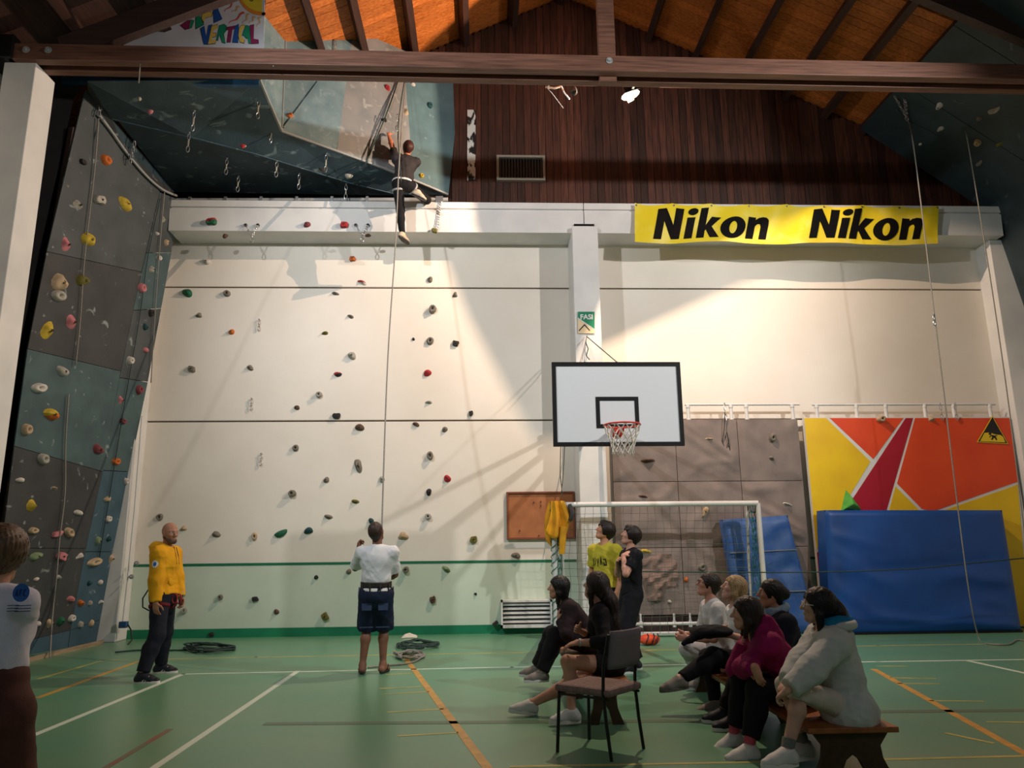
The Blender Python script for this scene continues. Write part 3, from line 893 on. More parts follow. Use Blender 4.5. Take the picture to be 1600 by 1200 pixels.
place_holds([(1468, 165, 13, 10, 'blob', 'white'), (1553, 172, 20, 10, 'crescent', 'pale_grey'), (1470, 201, 11, 8, 'blob', 'pale_grey'), (1528, 222, 12, 11, 'pocket', 'beige'), (1562, 226, 14, 9, 'ledge', 'olive'), (1530, 185, 9, 8, 'dome', 'grey'), (1438, 225, 5, 4, 'dome', 'white'), (1530, 255, 15, 7, 'crescent', 'grey')], PL_R1, 'holds on the right overhang', 'under the right overhang')

# green spike volume above the big blue mat
gs = [PL_B.hit(*p) for p in ((1313, 800), (1321, 764), (1347, 800))]
apex = sum(gs, Vector()) / 3 + Vector((0, -0.16, 0))
mid = (gs[0] + gs[1] + gs[2]) / 3
o = MB().add([gs[0], gs[1], gs[2], apex, (gs[1] + apex) / 2 + Vector((0.02, -0.02, 0)), (gs[2] + apex) / 2 + Vector((0.02, -0.02, 0.02)), (gs[0] + apex) / 2 + Vector((-0.02, -0.03, 0))],
             [(0, 6, 4, 1), (6, 3, 4), (1, 4, 5, 2), (4, 3, 5), (2, 5, 6, 0), (5, 3, 6), (0, 1, 2)]).build('climbing_hold', hmat('bright_green'), bevel=0.012)
tag(o, 'large bright green wedge hold peeking over the big blue mat', 'climbing hold')

# ------------------------------------------------------------------ quickdraws and anchors
M_SLING = mat('sling', (206, 198, 178), (150, 140, 120), rough=0.8, scale=20)


def ring_pts(c, X, Y, rx, ry, n=12):
    return [c + X * (rx * math.cos(2 * PI * i / n)) + Y * (ry * math.sin(2 * PI * i / n)) for i in range(n)]


def quickdraw(pos, label, L=0.2, group='quickdraws under the overhang', rot=0.0, sc=1.0, cat='quickdraw'):
    t = thing('quickdraw', label, cat, pos, group)
    X, Z = Vector((math.cos(rot), math.sin(rot), 0)), Vector((0, 0, 1))
    Yv = X.cross(Z)
    MB().lathe(pos + Vector((0, 0, 0.02)), (0, 0, -1), [(0.018, 0), (0.018, 0.01), (0.01, 0.012), (0.01, 0.03)], 8).build('hanger', M_STEEL, t)
    MB().tube(ring_pts(pos - Z * 0.06 * sc, X, Z, 0.022 * sc, 0.05 * sc), 0.006, 6, closed=True).build('carabiner', M_STEEL, t, smooth=True)
    MB().obox(pos - Z * (0.1 + L / 2) * sc, (X, Yv, Z), (0.011, 0.004, L / 2 * sc)).build('sling', M_SLING, t, bevel=0.003)
    MB().tube(ring_pts(pos - Z * (0.14 + L) * sc, X, Z, 0.026 * sc, 0.055 * sc), 0.007, 6, closed=True).build('carabiner', M_STEEL, t, smooth=True)
    return t


qd = [(304, 172), (296, 206), (404, 155), (424, 194), (355, 246), (373, 274), (433, 250), (510, 240), (541, 286), (468, 270)]
qd.sort()
PLU = Plane(vA, vB, cr[2])
for i, (px, py) in enumerate(qd):
    pl = PL_S1
    if (px, py) in ((404, 155), (424, 194)):
        pl = Plane(vA, cr[1], f0)
    if (px, py) in ((510, 240),):
        pl = Plane(vB, vC, cr[3])
    p = pl.hit(px, py, 0.03)
    quickdraw(p, 'steel quickdraw hanging from the left overhang, %s from the left' % ORD[i], L=0.10 if py > 240 else 0.14, rot=random.uniform(-0.6, 0.6))
quickdraw(PL_V2.hit(523, 66, 0.04), 'quickdraw on the overhang volume just above the truss beam', L=0.08)
p = PL_W.hit(406, 503, 0.03)
for px, py, lb in ((406, 505, 'dark quickdraw hanging on the cream wall between the seams, upper one'), (394, 628, 'dark quickdraw hanging on the cream wall just above the lower seam'), (409, 714, 'dark quickdraw hanging on the cream wall below the lower seam')):
    quickdraw(PL_W.hit(px, py - 4, 0.035), lb, L=0.06, group='quickdraws on the cream wall', sc=0.8)
for px, py, lb in ((1131, 632, 'sling and gear hanging from the rail over the grey boulder wall'), (1467, 632, 'quickdraw hanging from the rail over the coloured wall, left of a pair'), (1490, 632, 'quickdraw hanging from the rail over the coloured wall, right of a pair')):
    quickdraw(S(px, py, BY - 0.0) + Vector((0, -0.04, 0)), lb, L=0.1, group='gear hanging on the pipe rails')
o = MB().tube([S(1131, 645, BY) + Vector((0, -.06, 0)), S(1130, 672, BY) + Vector((0, -.06, 0)), S(1127, 690, BY) + Vector((0, -.06, 0)), S(1132, 705, BY) + Vector((0, -.06, 0)), S(1137, 690, BY) + Vector((0, -.06, 0)), S(1134, 676, BY) + Vector((0, -.06, 0)), S(1139, 705, BY) + Vector((0, -.06, 0))], 0.008, 6).build('cord', M_BOLT, smooth=True)
tag(o, 'dark cord loops dangling over the grey boulder wall', 'cord')
# V-shaped chain anchors under the ring beam
for i, (px, py, lb) in enumerate(((394, 352, 'two-leg chain anchor on the ring beam near the left end'), (566, 352, 'two-leg chain anchor on the ring beam left of the climber'))):
    t = thing('chain_anchor', lb, 'anchor', PL_BF.hit(px, py), 'chain anchors on the ring beam')
    for s in (-10, 9):
        q = PL_BF.hit(px + s, py, 0.02)
        e = PL_BF.hit(px, py + 20, 0.03)
        MB().lathe(PL_BF.hit(px + s, py), (0, -1, 0), [(0.03, 0), (0.03, 0.02), (0.012, 0.02), (0.012, 0.04)], 8).build('hanger', M_BOLT, t)
        n = 6
        for k in range(n):
            c = q.lerp(e, (k + 0.5) / n)
            d = (e - q).normalized()
            sd = Vector((0, 1, 0)) if k % 2 else d.cross(Vector((0, 1, 0)))
            MB().tube(ring_pts(c, d, sd, (e - q).length / n * 0.62, 0.014, 8), 0.005, 5, closed=True).build('chain_link', M_STEEL, t, smooth=True)
    MB().tube(ring_pts(PL_BF.hit(px, py + 24, 0.03), Vector((1, 0, 0)), Vector((0, 0, 1)), 0.03, 0.05), 0.008, 6, closed=True).build('carabiner', M_STEEL, t, smooth=True)
t = thing('chain_anchor', 'long hanging chain anchor on the ring beam right of the climber', 'anchor', PL_BF.hit(689, 312), 'chain anchors on the ring beam')
a, b = PL_BF.hit(689, 314, 0.03), PL_BF.hit(684, 360, 0.03)
for k in range(12):
    c = a.lerp(b, (k + 0.5) / 12)
    d = (b - a).normalized()
    sd = Vector((0, 1, 0)) if k % 2 else d.cross(Vector((0, 1, 0)))
    MB().tube(ring_pts(c, d, sd, (b - a).length / 12 * 0.62, 0.016, 8), 0.006, 5, closed=True).build('chain_link', M_STEEL, t, smooth=True)
MB().obox(PL_BF.hit(689, 312, 0.02), ((1, 0, 0), (0, 1, 0), (0, 0, 1)), (0.04, 0.03, 0.05)).build('bracket', M_STEEL, t)
# anchors of the left panel and right overhang
for px, py, pl, lb in ((156, 150, PL_MAIN, 'steel chain set at the top corner of the left climbing wall'), (205, 225, PL_MAIN, 'steel carabiners halfway down the cable of the left climbing wall')):
    t = thing('chain_anchor', lb, 'anchor', pl.hit(px, py, 0.05), 'anchors on the left climbing wall')
    for k in range(4):
        c = pl.hit(px - k * 3, py + k * 9, 0.06 + 0.01 * k)
        MB().tube(ring_pts(c, Vector((0.3, 0.9, 0)).normalized(), Vector((0, 0, 1)), 0.025, 0.055), 0.009, 6, closed=True).build('carabiner', M_STEEL, t, smooth=True)
t = thing('chain_anchor', 'crossed chains hanging from the right overhang above the rope', 'anchor', PL_R1.hit(1401, 152, 0.02))
for a, b in (((1401, 150), (1419, 182)), ((1416, 155), (1418, 184))):
    for k in range(6):
        c = PL_R1.hit(a[0] + (b[0] - a[0]) * k / 5, a[1] + (b[1] - a[1]) * k / 5, 0.04)
        MB().tube(ring_pts(c, Vector((0.5, 0, -0.8)).normalized(), Vector((0, 1, 0)) if k % 2 else Vector((0.8, 0, 0.5)), 0.045, 0.018, 8), 0.008, 5, closed=True).build('chain_link', M_STEEL, t, smooth=True)


# ------------------------------------------------------------------ ropes
def rope(pts, r, m, label, cat='rope', name='climbing_rope', group=None, n=6):
    # densify with Catmull-Rom
    P = [Vector(p) for p in pts]
    out = []
    for i in range(len(P) - 1):
        p0, p1, p2, p3 = P[max(i - 1, 0)], P[i], P[i + 1], P[min(i + 2, len(P) - 1)]
        for k in range(5):
            t = k / 5
            out.append(0.5 * ((2 * p1) + (p2 - p0) * t + (2 * p0 - 5 * p1 + 4 * p2 - p3) * t * t + (3 * p1 - p0 - 3 * p2 + p3) * t ** 3))
    out.append(P[-1])
    o = MB().tube(out, r, n).build(name, m, smooth=True, angle=180)
    return tag(o, label, cat, group) if label else o


TOPA = PL_V4.hit(630, 122, 0.12)
rope([S(596, 880, 9.42), S(597, 812, 9.5), S(606, 560, 10.6), S(618, 380, 11.3), S(624, 250, 11.9), TOPA], 0.011, M_ROPE, 'pale belay rope running from the belayer up past the climber')
rope([TOPA + Vector((-.02, .02, 0)), S(622, 200, 12.15), S(627, 284, 12.0)], 0.010, M_ROPED, 'dark rope strand from the top anchor to the climber\'s harness')
rope([PL_V3.hit(620, 130, 0.05), PL_V3.hit(600, 186, 0.05), PL_V3.hit(570, 258, 0.02)], 0.012, M_ROPED, 'dark cord slanting down the overhang volume behind the climber')
qt = quickdraw(S(621, 180, 12.2), 'quickdraw with coiled sling on the rope above the climber', L=0.12, rot=0.4)
t = thing('chain_anchor', 'top anchor carabiners of the climber\'s rope below the truss beam', 'anchor', TOPA)
for k in range(3):
    MB().tube(ring_pts(TOPA + Vector((-0.03 * k, 0, 0.06 * k)), Vector((1, 0, 0)), Vector((0, 0, 1)), 0.03, 0.06), 0.009, 6, closed=True).build('carabiner', M_STEEL, t, smooth=True)
rope([PL_MAIN.hit(149, 185, .06), PL_MAIN.hit(143, 270, .05), PL_MAIN.hit(128, 400, .05), PL_MAIN.hit(121, 500, .05), PL_MAIN.hit(113, 570, .06)], 0.010, M_ROPE, 'rope hanging down the upper left climbing wall')
rope([PL_MAIN.hit(103, 615, .05), PL_MAIN.hit(98, 690, .05), PL_MAIN.hit(97, 770, .05), PL_MAIN.hit(88, 840, .06), PL_MAIN.hit(82, 900, .07), PL_MAIN.hit(75, 960, .08), SF(66, 1030) + Vector((.1, 0, .02))], 0.011, M_ROPE, 'grey rope hanging down the lower left climbing wall')
rope([PL_STRIP.hit(253, 300, .05), PL_STRIP.hit(246, 380, .05), PL_STRIP.hit(238, 480, .06), PL_STRIP.hit(231, 598, .06)], 0.009, M_ROPE, 'pale rope beside the right edge of the left climbing wall')
rope([PL_STRIP.hit(247, 310, .04), PL_STRIP.hit(228, 400, .04), PL_STRIP.hit(214, 500, .04), PL_STRIP.hit(188, 650, .04), PL_STRIP.hit(170, 760, .04), PL_STRIP.hit(152, 870, .04)], 0.008, M_ROPED, 'dark rope along the fold of the left climbing wall')
rope([PL_MAIN.hit(150, 180, .06), PL_MAIN.hit(170, 205, .05), PL_MAIN.hit(195, 240, .05), PL_MAIN.hit(225, 275, .05), PL_MAIN.hit(250, 296, .05), PL_STRIP.hit(272, 306, .05)], 0.022, M_STEELP, 'thick grey cable along the top edge of the left climbing wall', 'cable', 'cable')
rope([PL_R1.hit(1418, 184, .05), S(1427, 225, 11.15), S(1461, 500, 11.2), S(1495, 780, 11.25), S(1515, 930, 11.28), SF(1530, 998, .02), SF(1545, 1006, .015), SF(1575, 1007, .015), SF(1590, 1000, .015), SF(1612, 1003, .015)], 0.010, M_ROPE, 'rope hanging in front of the big blue mat to the floor')
rope([PL_R1.hit(1508, 200, .02), S(1514, 232, 11.1), S(1545, 420, 11.1), S(1573, 610, 11.12), S(1592, 760, 11.2), S(1612, 930, 11.3)], 0.009, M_ROPE, 'rope hanging at the right in front of the corner column')
quickdraw(S(1458, 492, 11.18), 'gear clipped halfway up the right hanging rope', L=0.03, rot=0.5, group='gear on the right rope', sc=0.8)
rope([S(985, 893, 11.75), S(1100, 894, 11.5), S(1270, 894, 11.4), S(1420, 889, 11.4), S(1530, 879, 11.4), S(1612, 871, 11.4)], 0.010, M_ROPED, 'dark cord strung across in front of the blue mats', 'cord', 'cord')


def coil(px, py, w, h, m, label, seed, turns=7):
    rs = random.Random(seed)
    c = SF(px, py)
    a0, a1 = SF(px - w, py), SF(px + w, py)
    b0, b1 = SF(px, py + h), SF(px, py - h)
    X, Yv = (a1 - a0) / 2, (b1 - b0) / 2
    pts = []
    n = turns * 9
    for i in range(n):
        a = 2 * PI * i / 9 + rs.uniform(-.2, .2)
        r = rs.uniform(0.45, 1.0) if i % 9 else 1.0
        pts.append(c + X * math.cos(a) * r + Yv * math.sin(a) * rs.uniform(0.35, 1) + Vector((0, 0, 0.012 + 0.05 * rs.random())))
    return pts


rope(coil(325, 1015, 42, 8, M_ROPED, '', 3) + [SF(262, 1016, .012), SF(215, 1016, .012), SF(180, 1019, .012)], 0.011, M_ROPED, 'dark rope lying in loops behind the man in yellow', group='ropes lying on the floor')
rope(coil(650, 1011, 36, 8, M_ROPED, '', 5, 6), 0.011, M_ROPED, 'dark rope heap, farther of two by the yellow lane line', group='ropes lying on the floor')
rope(coil(638, 1027, 25, 7, M_ROPE, '', 8, 6) + [SF(640, 1036, .012), SF(600, 1040, .012), SF(575, 1043, .012)], 0.011, M_ROPE, 'pale rope heap, nearer of two by the yellow lane line', group='ropes lying on the floor')
# crumpled white cloth at the wall base
rs = random.Random(9)
cc = SF(640, 996)
wl = [[rs.uniform(0.3, 1) for _ in range(9)] for _ in range(9)]
o = MB().grid(lambda u, v: cc + Vector(((u - .5) * .26, (v - .5) * .2, 0.004 + 0.11 * wl[int(u * 8)][int(v * 8)] * max(0, 1 - (2 * u - 1) ** 2) * max(0, 1 - (2 * v - 1) ** 2))), 8, 8).build('cloth', mat('white_cloth', (206, 200, 186), rough=0.9), smooth=True, solid=0.006, subsurf=1)
tag(o, 'crumpled white cloth on the floor at the wall base', 'cloth')

# pipe with clamps on top of the ring beam (left half)
t = thing('pipe', 'grey pipe clamped along the top of the ring beam', 'pipe', S(280, 312, 12.95))
a, b = S(276, 313, 12.9), S(700, 312, 12.9)
MB().tube([a, b], 0.04, 10).build('pipe_run', M_STEELP, t, smooth=True)
for k in range(8):
    c = a.lerp(b, 0.05 + k * 0.13)
    MB().obox(c - Vector((0, 0, 0.02)), ((1, 0, 0), (0, 1, 0), (0, 0, 1)), (0.025, 0.05, 0.07)).build('clamp', M_STEEL, t)

# ------------------------------------------------------------------ text helper
def text(s, size, loc, X, Yv, m, name, parent, depth=0.002, bold=0.0, shear=0.0):
    cu = bpy.data.curves.new(name, 'FONT')
    cu.body = s
    cu.size = size
    cu.extrude = depth
    cu.offset = bold
    cu.shear = shear
    cu.align_x = 'CENTER'
    cu.align_y = 'CENTER'
    cu.resolution_u = 3
    tmp = bpy.data.objects.new('tmp', cu)
    me = bpy.data.meshes.new_from_object(tmp)
    bpy.data.objects.remove(tmp)
    bpy.data.curves.remove(cu)
    X, Yv = Vector(X).normalized(), Vector(Yv).normalized()
    Z = X.cross(Yv)
    M = Matrix(((X.x, Yv.x, Z.x, loc[0]), (X.y, Yv.y, Z.y, loc[1]), (X.z, Yv.z, Z.z, loc[2]), (0, 0, 0, 1)))
    me.transform(M)
    me.name = name
    me.materials.clear()
    me.materials.append(m)
    o = bpy.data.objects.new(name, me)
    C.objects.link(o)
    if parent is not None:
        adopt(o, parent)
    return o


def flat(polys, fn, m, name, parent, cuts=0, thick=0.0):
    """tessellated flat print: polys = list of (outer, holes) in 2D, mapped by fn(u, v) to 3D"""
    mb = MB()
    for outer, holes in polys:
        loops = [[Vector((x, y, 0)) for x, y in outer]] + [[Vector((x, y, 0)) for x, y in h] for h in holes]
        allp = [p for l in loops for p in l]
        tris = []
        for t in tessellate_polygon(loops):
            a, b, c = [allp[i] for i in t]
            tris.append([(p.x, p.y) for p in ((a, b, c) if (b - a).cross(c - a).z > 0 else (a, c, b))])
        for _ in range(cuts):
            nt = []
            for a, b, c in tris:
                ab, bc, ca = [((p[0] + q[0]) / 2, (p[1] + q[1]) / 2) for p, q in ((a, b), (b, c), (c, a))]
                nt += [(a, ab, ca), (ab, b, bc), (ca, bc, c), (ab, bc, ca)]
            tris = nt
        for t in tris:
            mb.add([fn(*p) for p in t], [(0, 1, 2)])
    return mb.build(name, m, parent)


def ell2(cx, cy, rx, ry, n=20):
    return [(cx + rx * math.cos(2 * PI * i / n), cy + ry * math.sin(2 * PI * i / n)) for i in range(n)]


# ------------------------------------------------------------------ banner with black lettering
BNY = 12.55
rs = random.Random(2)


def banner_pt(px, py, lift=0.0):
    u = (px - 992) / 474
    top = 317 + 5 * u + 3.2 * abs(math.sin(u * PI * 8))
    bot = 378 + 4 * u + 2 * math.sin(u * 17)
    v = (py - (317 + 5 * u)) / 61
    p = S(px, top + (bot - top) * v, BNY)
    fold = 0.018 * math.sin(u * 50 + 2 * v) * (1 - 0.6 * v) + 0.012 * math.sin(u * 23 + 5 * v)
    return p + Vector((0, fold - lift, 0))


M_BAN = mat('banner_yellow', (232, 208, 40), (240, 226, 120), rough=0.4, scale=2.2, mixlo=0.5, mixhi=0.75)
bn = thing('banner', 'yellow vinyl banner with large black words on the ring beam', 'banner', banner_pt(1229, 320))
MB().grid(lambda u, v: banner_pt(992 + 474 * u, 317 + 5 * u + 61 * (1 - v)), 120, 8).build('cloth', M_BAN, bn, smooth=True)
GL = {'N': [([(0, 0), (0, 1), (.27, 1), (.58, .44), (.58, 1), (.84, 1), (.84, 0), (.58, 0), (.26, .58), (.26, 0)], [])],
      'i': [([(0, 0), (0, .71), (.27, .71), (.27, 0)], []), (ell2(.16, .9, .17, .12), [])],
      'k': [([(0, 0), (0, 1), (.27, 1), (.27, .43), (.45, .71), (.77, .71), (.49, .38), (.79, 0), (.48, 0), (.30, .28), (.27, .24), (.27, 0)], [])],
      'o': [(ell2(.38, .355, .39, .385, 24), [ell2(.38, .355, .12, .22, 16)])],
      'n': [([(0, 0), (0, .71), (.26, .71), (.26, .63), (.36, .71), (.5, .74), (.62, .72), (.71, .64), (.73, .5), (.73, 0), (.47, 0), (.47, .42), (.43, .5), (.36, .5), (.30, .46), (.27, .4), (.27, 0)], [])]}
for base in ((1020, 1068, 1087, 1123, 1164), (1263, 1309, 1326, 1362, 1404)):
    for ch, x0 in zip('Nikon', base):
        w = {'N': 41 / .84, 'i': 46, 'k': 45, 'o': 50, 'n': 44}[ch] * 1.0
        y0 = 372 + (x0 - 1020) * 0.006

        def lf(a, b, x0=x0, y0=y0, w=w):
            return banner_pt(x0 + a * w + 8.5 * b, y0 - 48 * b, 0.006)
        flat(GL[ch], lf, mat('letter_black', (16, 15, 17), rough=.8, spec=.1), 'letter', bn, cuts=3)
for k in range(9):
    u = k / 8 * 0.99 + 0.005
    MB().lathe(banner_pt(992 + 474 * u, 320 + 5 * u, 0.004), (0, -1, 0), [(0.018, 0), (0.018, 0.004), (0.009, 0.004), (0.009, 0.0)], 8).build('eyelet', M_STEEL, bn)

# painted banner in the truss triangle
BP = Plane(S(300, 60, 10.15), S(400, 60, 10.15), S(350, 20, 10.15))
vb = thing('banner', 'white painted banner with colourful word and sun under the roof', 'banner', BP.hit(320, 70))
poly = [(185, 74), (260, 40), (330, 10), (352, -2), (372, -12), (414, -14), (412, 80), (186, 80)]
MB().slab([BP.hit(*p) for p in poly], 0.006, n=Vector((0, -1, 0))).build('cloth', mat('banner_white', (216, 214, 220), (204, 204, 212), rough=0.6, scale=2), vb)


def bfn(a, b):
    return BP.hit(180 + a / 5.333, b / 5.333, 0.004)


PC = dict(blue=(32, 84, 160), yellow=(226, 190, 92), green=(24, 140, 104), purple=(140, 36, 84), ink=(30, 26, 40), sun=(232, 206, 60), sunrim=(232, 140, 50), red=(206, 84, 70), tan=(206, 170, 110))
PM = {k: mat('paint_' + k, v, rough=0.6) for k, v in PC.items()}


def letter(pts, c, holes=()):
    cx, cy = sum(p[0] for p in pts) / len(pts), sum(p[1] for p in pts) / len(pts)
    big = []
    for x, y in pts:
        d = math.hypot(x - cx, y - cy) or 1
        big.append((x + (x - cx) / d * 5, y + (y - cy) / d * 5))
    flat([(big, [])], lambda a, b: bfn(a, b), PM['ink'], 'letter_outline', vb)
    flat([(pts, list(holes))], lambda a, b: bfn(a, b) + BP.n * 0.002, PM[c], 'letter', vb)


letter([(712, 240), (745, 222), (760, 310), (778, 215), (808, 208), (775, 368), (738, 368)], 'blue')
letter([(800, 225), (855, 205), (850, 240), (818, 258), (816, 280), (842, 276), (838, 305), (808, 315), (806, 335), (840, 330), (834, 362), (772, 370)], 'yellow')
letter([(868, 218), (905, 205), (928, 222), (922, 262), (902, 285), (918, 360), (890, 352), (876, 296), (868, 300), (858, 340), (846, 330)], 'green')
letter([(932, 230), (998, 218), (996, 245), (975, 250), (962, 350), (930, 352), (948, 252), (930, 254)], 'purple')
letter([(1000, 222), (1030, 205), (1024, 355), (976, 352)], 'blue')
letter([(1050, 215), (1082, 212), (1078, 238), (1058, 248), (1052, 310), (1080, 330), (1074, 360), (1040, 350), (1028, 300), (1034, 240)], 'yellow')
letter([(1090, 215), (1118, 222), (1132, 362), (1110, 362), (1104, 318), (1092, 320), (1078, 300), (1062, 300), (1072, 260)], 'green')
letter([(1124, 215), (1158, 208), (1154, 325), (1192, 330), (1194, 362), (1132, 364)], 'purple')
letter([(545, 212), (600, 176), (630, 168), (618, 236), (585, 246)], 'purple')
letter([(630, 168), (658, 176), (640, 226), (616, 240)], 'green')
letter([(672, 145), (700, 122), (738, 205), (672, 242)], 'green')
letter([(725, 125), (770, 92), (812, 108), (800, 140), (752, 150), (742, 190), (722, 160)], 'yellow')
letter([(818, 92), (855, 74), (890, 158), (824, 190)], 'blue')
sc = []
for i in range(25):
    a = PI * (0.5 + i / 24 * 0.98) + 0.02
    sc.append((1222 + 205 * math.cos(a), -78 + 205 * math.sin(-a + PI) * 1.0 if False else -70 + 205 * abs(math.sin(a))))
pts = [(1225, -60)] + [(1225 - 202 * math.sin(t * PI / 2 / 14), -70 + 200 * math.cos(t * PI / 2 / 14)) for t in range(15)]
flat([(pts, [])], bfn, PM['sunrim'], 'sun_rim', vb)
pts = [(1225, -60)] + [(1225 - 188 * math.sin(t * PI / 2 / 14), -78 + 178 * math.cos(t * PI / 2 / 14)) for t in range(15)]
flat([(pts, [])], lambda a, b: bfn(a, b) + BP.n * 0.002, PM['sun'], 'sun_disc', vb)
for x0, y0, x1, y1, c in ((1000, 0, 915, 100, 'red'), (1035, 55, 975, 105, 'tan'), (1075, 105, 950, 200, 'red'), (1115, 115, 1065, 200, 'tan'), (1165, 140, 1120, 200, 'tan'), (1210, 145, 1185, 225, 'tan')):
    up, lo = [], []
    for k in range(9):
        t = k / 8
        w = 9 * (1 - t) + 2
        s = 9 * math.sin(t * 9)
        dx, dy = x1 - x0, y1 - y0
        L = math.hypot(dx, dy)
        nx, ny = -dy / L, dx / L
        up.append((x0 + dx * t + nx * (s + w), y0 + dy * t + ny * (s + w)))
        lo.append((x0 + dx * t + nx * (s - w), y0 + dy * t + ny * (s - w)))
    flat([(up + lo[::-1], [])], bfn, PM[c], 'sun_ray', vb)
for px, py in ((340, 11), (394, 0), (413, 22)):
    MB().lathe(BP.hit(px - 1, py, 0.003), (0, -1, 0), [(0.03, 0), (0.03, 0.004), (0.014, 0.004), (0.014, 0)], 10).build('eyelet', M_BLACK, vb)

# ------------------------------------------------------------------ small wall things
sg = thing('sign', 'green and beige square sign with white letters on the column', 'sign', S(916, 504, 12.54))
Q = [S(903, 487, 12.53), S(929, 487, 12.53), S(929, 521, 12.53), S(903, 521, 12.53)]
MB().slab(Q, 0.006).build('plate', mat('sign_cream', (226, 204, 166), rough=0.5), sg)
fn = lambda a, b: S(903 + 26 * a, 487 + 34 * b, 12.526)
flat([([(0, 0), (1, 0), (1, .80), (0, .27)], [])], fn, mat('sign_green', (16, 128, 92), rough=0.5), 'green_field', sg)
flat([([(0, .27), (1, .80), (1, .84), (0, .31)], [])], lambda a, b: fn(a, b) + Vector((0, -.001, 0)), M_WHITE, 'dividing_stripe', sg)
flat([([(.05, .85), (.4, .56), (.75, .86), (.7, .88), (.4, .64), (.08, .9)], [])], fn, M_BOLT, 'mountain_outline', sg)
text('FASI', 0.125, S(916.5, 495.5, 12.522), (1, 0, 0), (0, 0, 1), M_WHITE, 'lettering', sg, bold=0.004)
tri = [(1549.5, 650), (1525.5, 691), (1574.5, 694)]
ws = thing('sign', 'yellow triangular falling hazard sign on the orange boulder wall', 'sign', PL_B.hit(1550, 692))
WP = lambda a, b, l=0.02: PL_B.hit(a, b, l)


def shr(k):
    cx, cy = 1549.8, 678.5
    return [(cx + (x - cx) * k, cy + (y - cy) * k) for x, y in tri]


MB().slab([WP(*p) for p in shr(1)], 0.008).build('plate', mat('sign_yellow', (234, 200, 40), rough=0.5), ws)
flat([(shr(0.93), [])], lambda a, b: WP(a, b, .0215), M_BLACK, 'black_border', ws)
flat([([(1530, 689.5), (1537, 676.5), (1546, 676), (1553, 679), (1562, 680), (1566, 683), (1569.5, 691.5)], [])], lambda a, b: WP(a, b, .023), MATS['sign_yellow'], 'yellow_field', ws)
flat([(ell2(1545.5, 678, 2.2, 2.2), []), ([(1546, 680), (1550, 680), (1555, 683), (1557, 688), (1555, 688), (1552, 684), (1549, 688), (1547, 687), (1549, 683)], []), ([(1547, 680), (1548, 681), (1545, 684), (1544, 683)], []), ([(1551, 681), (1557, 680), (1557, 681), (1552, 683)], [])], lambda a, b: WP(a, b, .025), M_BLACK, 'falling_figure', ws)

vt = thing('vent_grille', 'framed air vent with vertical bars on the plank gable', 'vent', S(813, 285, 13.28))
a, b = S(776, 284, 13.28), S(851, 246, 13.28)
fw = 0.045
M_VF = mat('vent_frame', (150, 150, 138), rough=0.5)
for q0, q1 in (((a.x, a.z), (b.x, a.z + fw)), ((a.x, b.z - fw), (b.x, b.z)), ((a.x, a.z + fw), (a.x + fw, b.z - fw)), ((b.x - fw, a.z + fw), (b.x, b.z - fw))):
    MB().box((q0[0], 13.2, q0[1]), (q1[0], 13.29, q1[1])).build('frame_bar', M_VF, vt)
MB().box((a.x + fw, 13.27, a.z + fw), (b.x - fw, 13.288, b.z - fw)).build('dark_back', M_BLACK, vt)
n = 15
for k in range(n):
    x = a.x + fw + (b.x - a.x - 2 * fw) * (k + 0.5) / n
    MB().box((x - 0.008, 13.23, a.z + fw), (x + 0.008, 13.265, b.z - fw)).build('slat', mat('vent_slat', (70, 74, 76), rough=0.5), vt)
ps = thing('poster', 'narrow upright black and white strip poster on the plank gable', 'poster', S(736, 281, 13.28))
a, b = S(730, 282, 13.28), S(743, 172, 13.28)
M_STRIP = mat('strip_print', (206, 206, 200), (20, 22, 24), rough=0.5, scale=5, stretch=(1.5, 1, 1), mixlo=0.48, mixhi=0.54)
MB().box((a.x, 13.27, a.z), (b.x, 13.29, b.z)).build('sheet', M_STRIP, ps)
rd = thing('heater_grille', 'low metal heater grille with horizontal slats left of the goal', 'heater', S(820, 982, 13.1))
a, b = S(783, 981, 13.1), S(862, 937, 13.1)
for q0, q1 in (((a.x, a.z), (b.x, a.z + .05)), ((a.x, b.z - .03), (b.x, b.z)), ((a.x, a.z), (a.x + .03, b.z)), ((b.x - .03, a.z), (b.x, b.z))):
    MB().box((q0[0], 13.04, q0[1]), (q1[0], 13.24, q1[1])).build('frame_bar', M_WHITE, rd)
MB().box((a.x + .03, 13.2, a.z + .05), (b.x - .03, 13.24, b.z - .03)).build('dark_back', M_BLACK, rd)
for k in range(5):
    z = a.z + .05 + (b.z - a.z - .08) * (k + .7) / 5.2
    MB().obox(((a.x + b.x) / 2, 13.1, z), ((1, 0, 0), (0, 1, 0.5), (0, -0.5, 1)), ((b.x - a.x) / 2 - .03, .035, .008)).build('slat', M_WHITE, rd)
MB().obox(S(774, 974, 13.15), ((1, 0, 0.8), (0, 1, 0), (-0.8, 0, 1)), (.05, .03, .03)).build('inlet_valve', M_BOLT, rd, bevel=0.008)
cb = thing('corkboard', 'brown framed noticeboard on the wall left of the goal', 'noticeboard', S(843, 843, 13.24))
a, b = S(792, 843, 13.22), S(897, 768, 13.22)
M_CORK = mat('cork_brown', (172, 110, 70), (154, 96, 60), rough=0.8, scale=5, bump=0.1)
M_CORKF = mat('cork_frame', (122, 66, 42), rough=0.6)
xm = S(856, 800, 13.22).x
MB().box((a.x, 13.21, a.z), (b.x, 13.25, b.z)).build('board', M_CORK, cb)
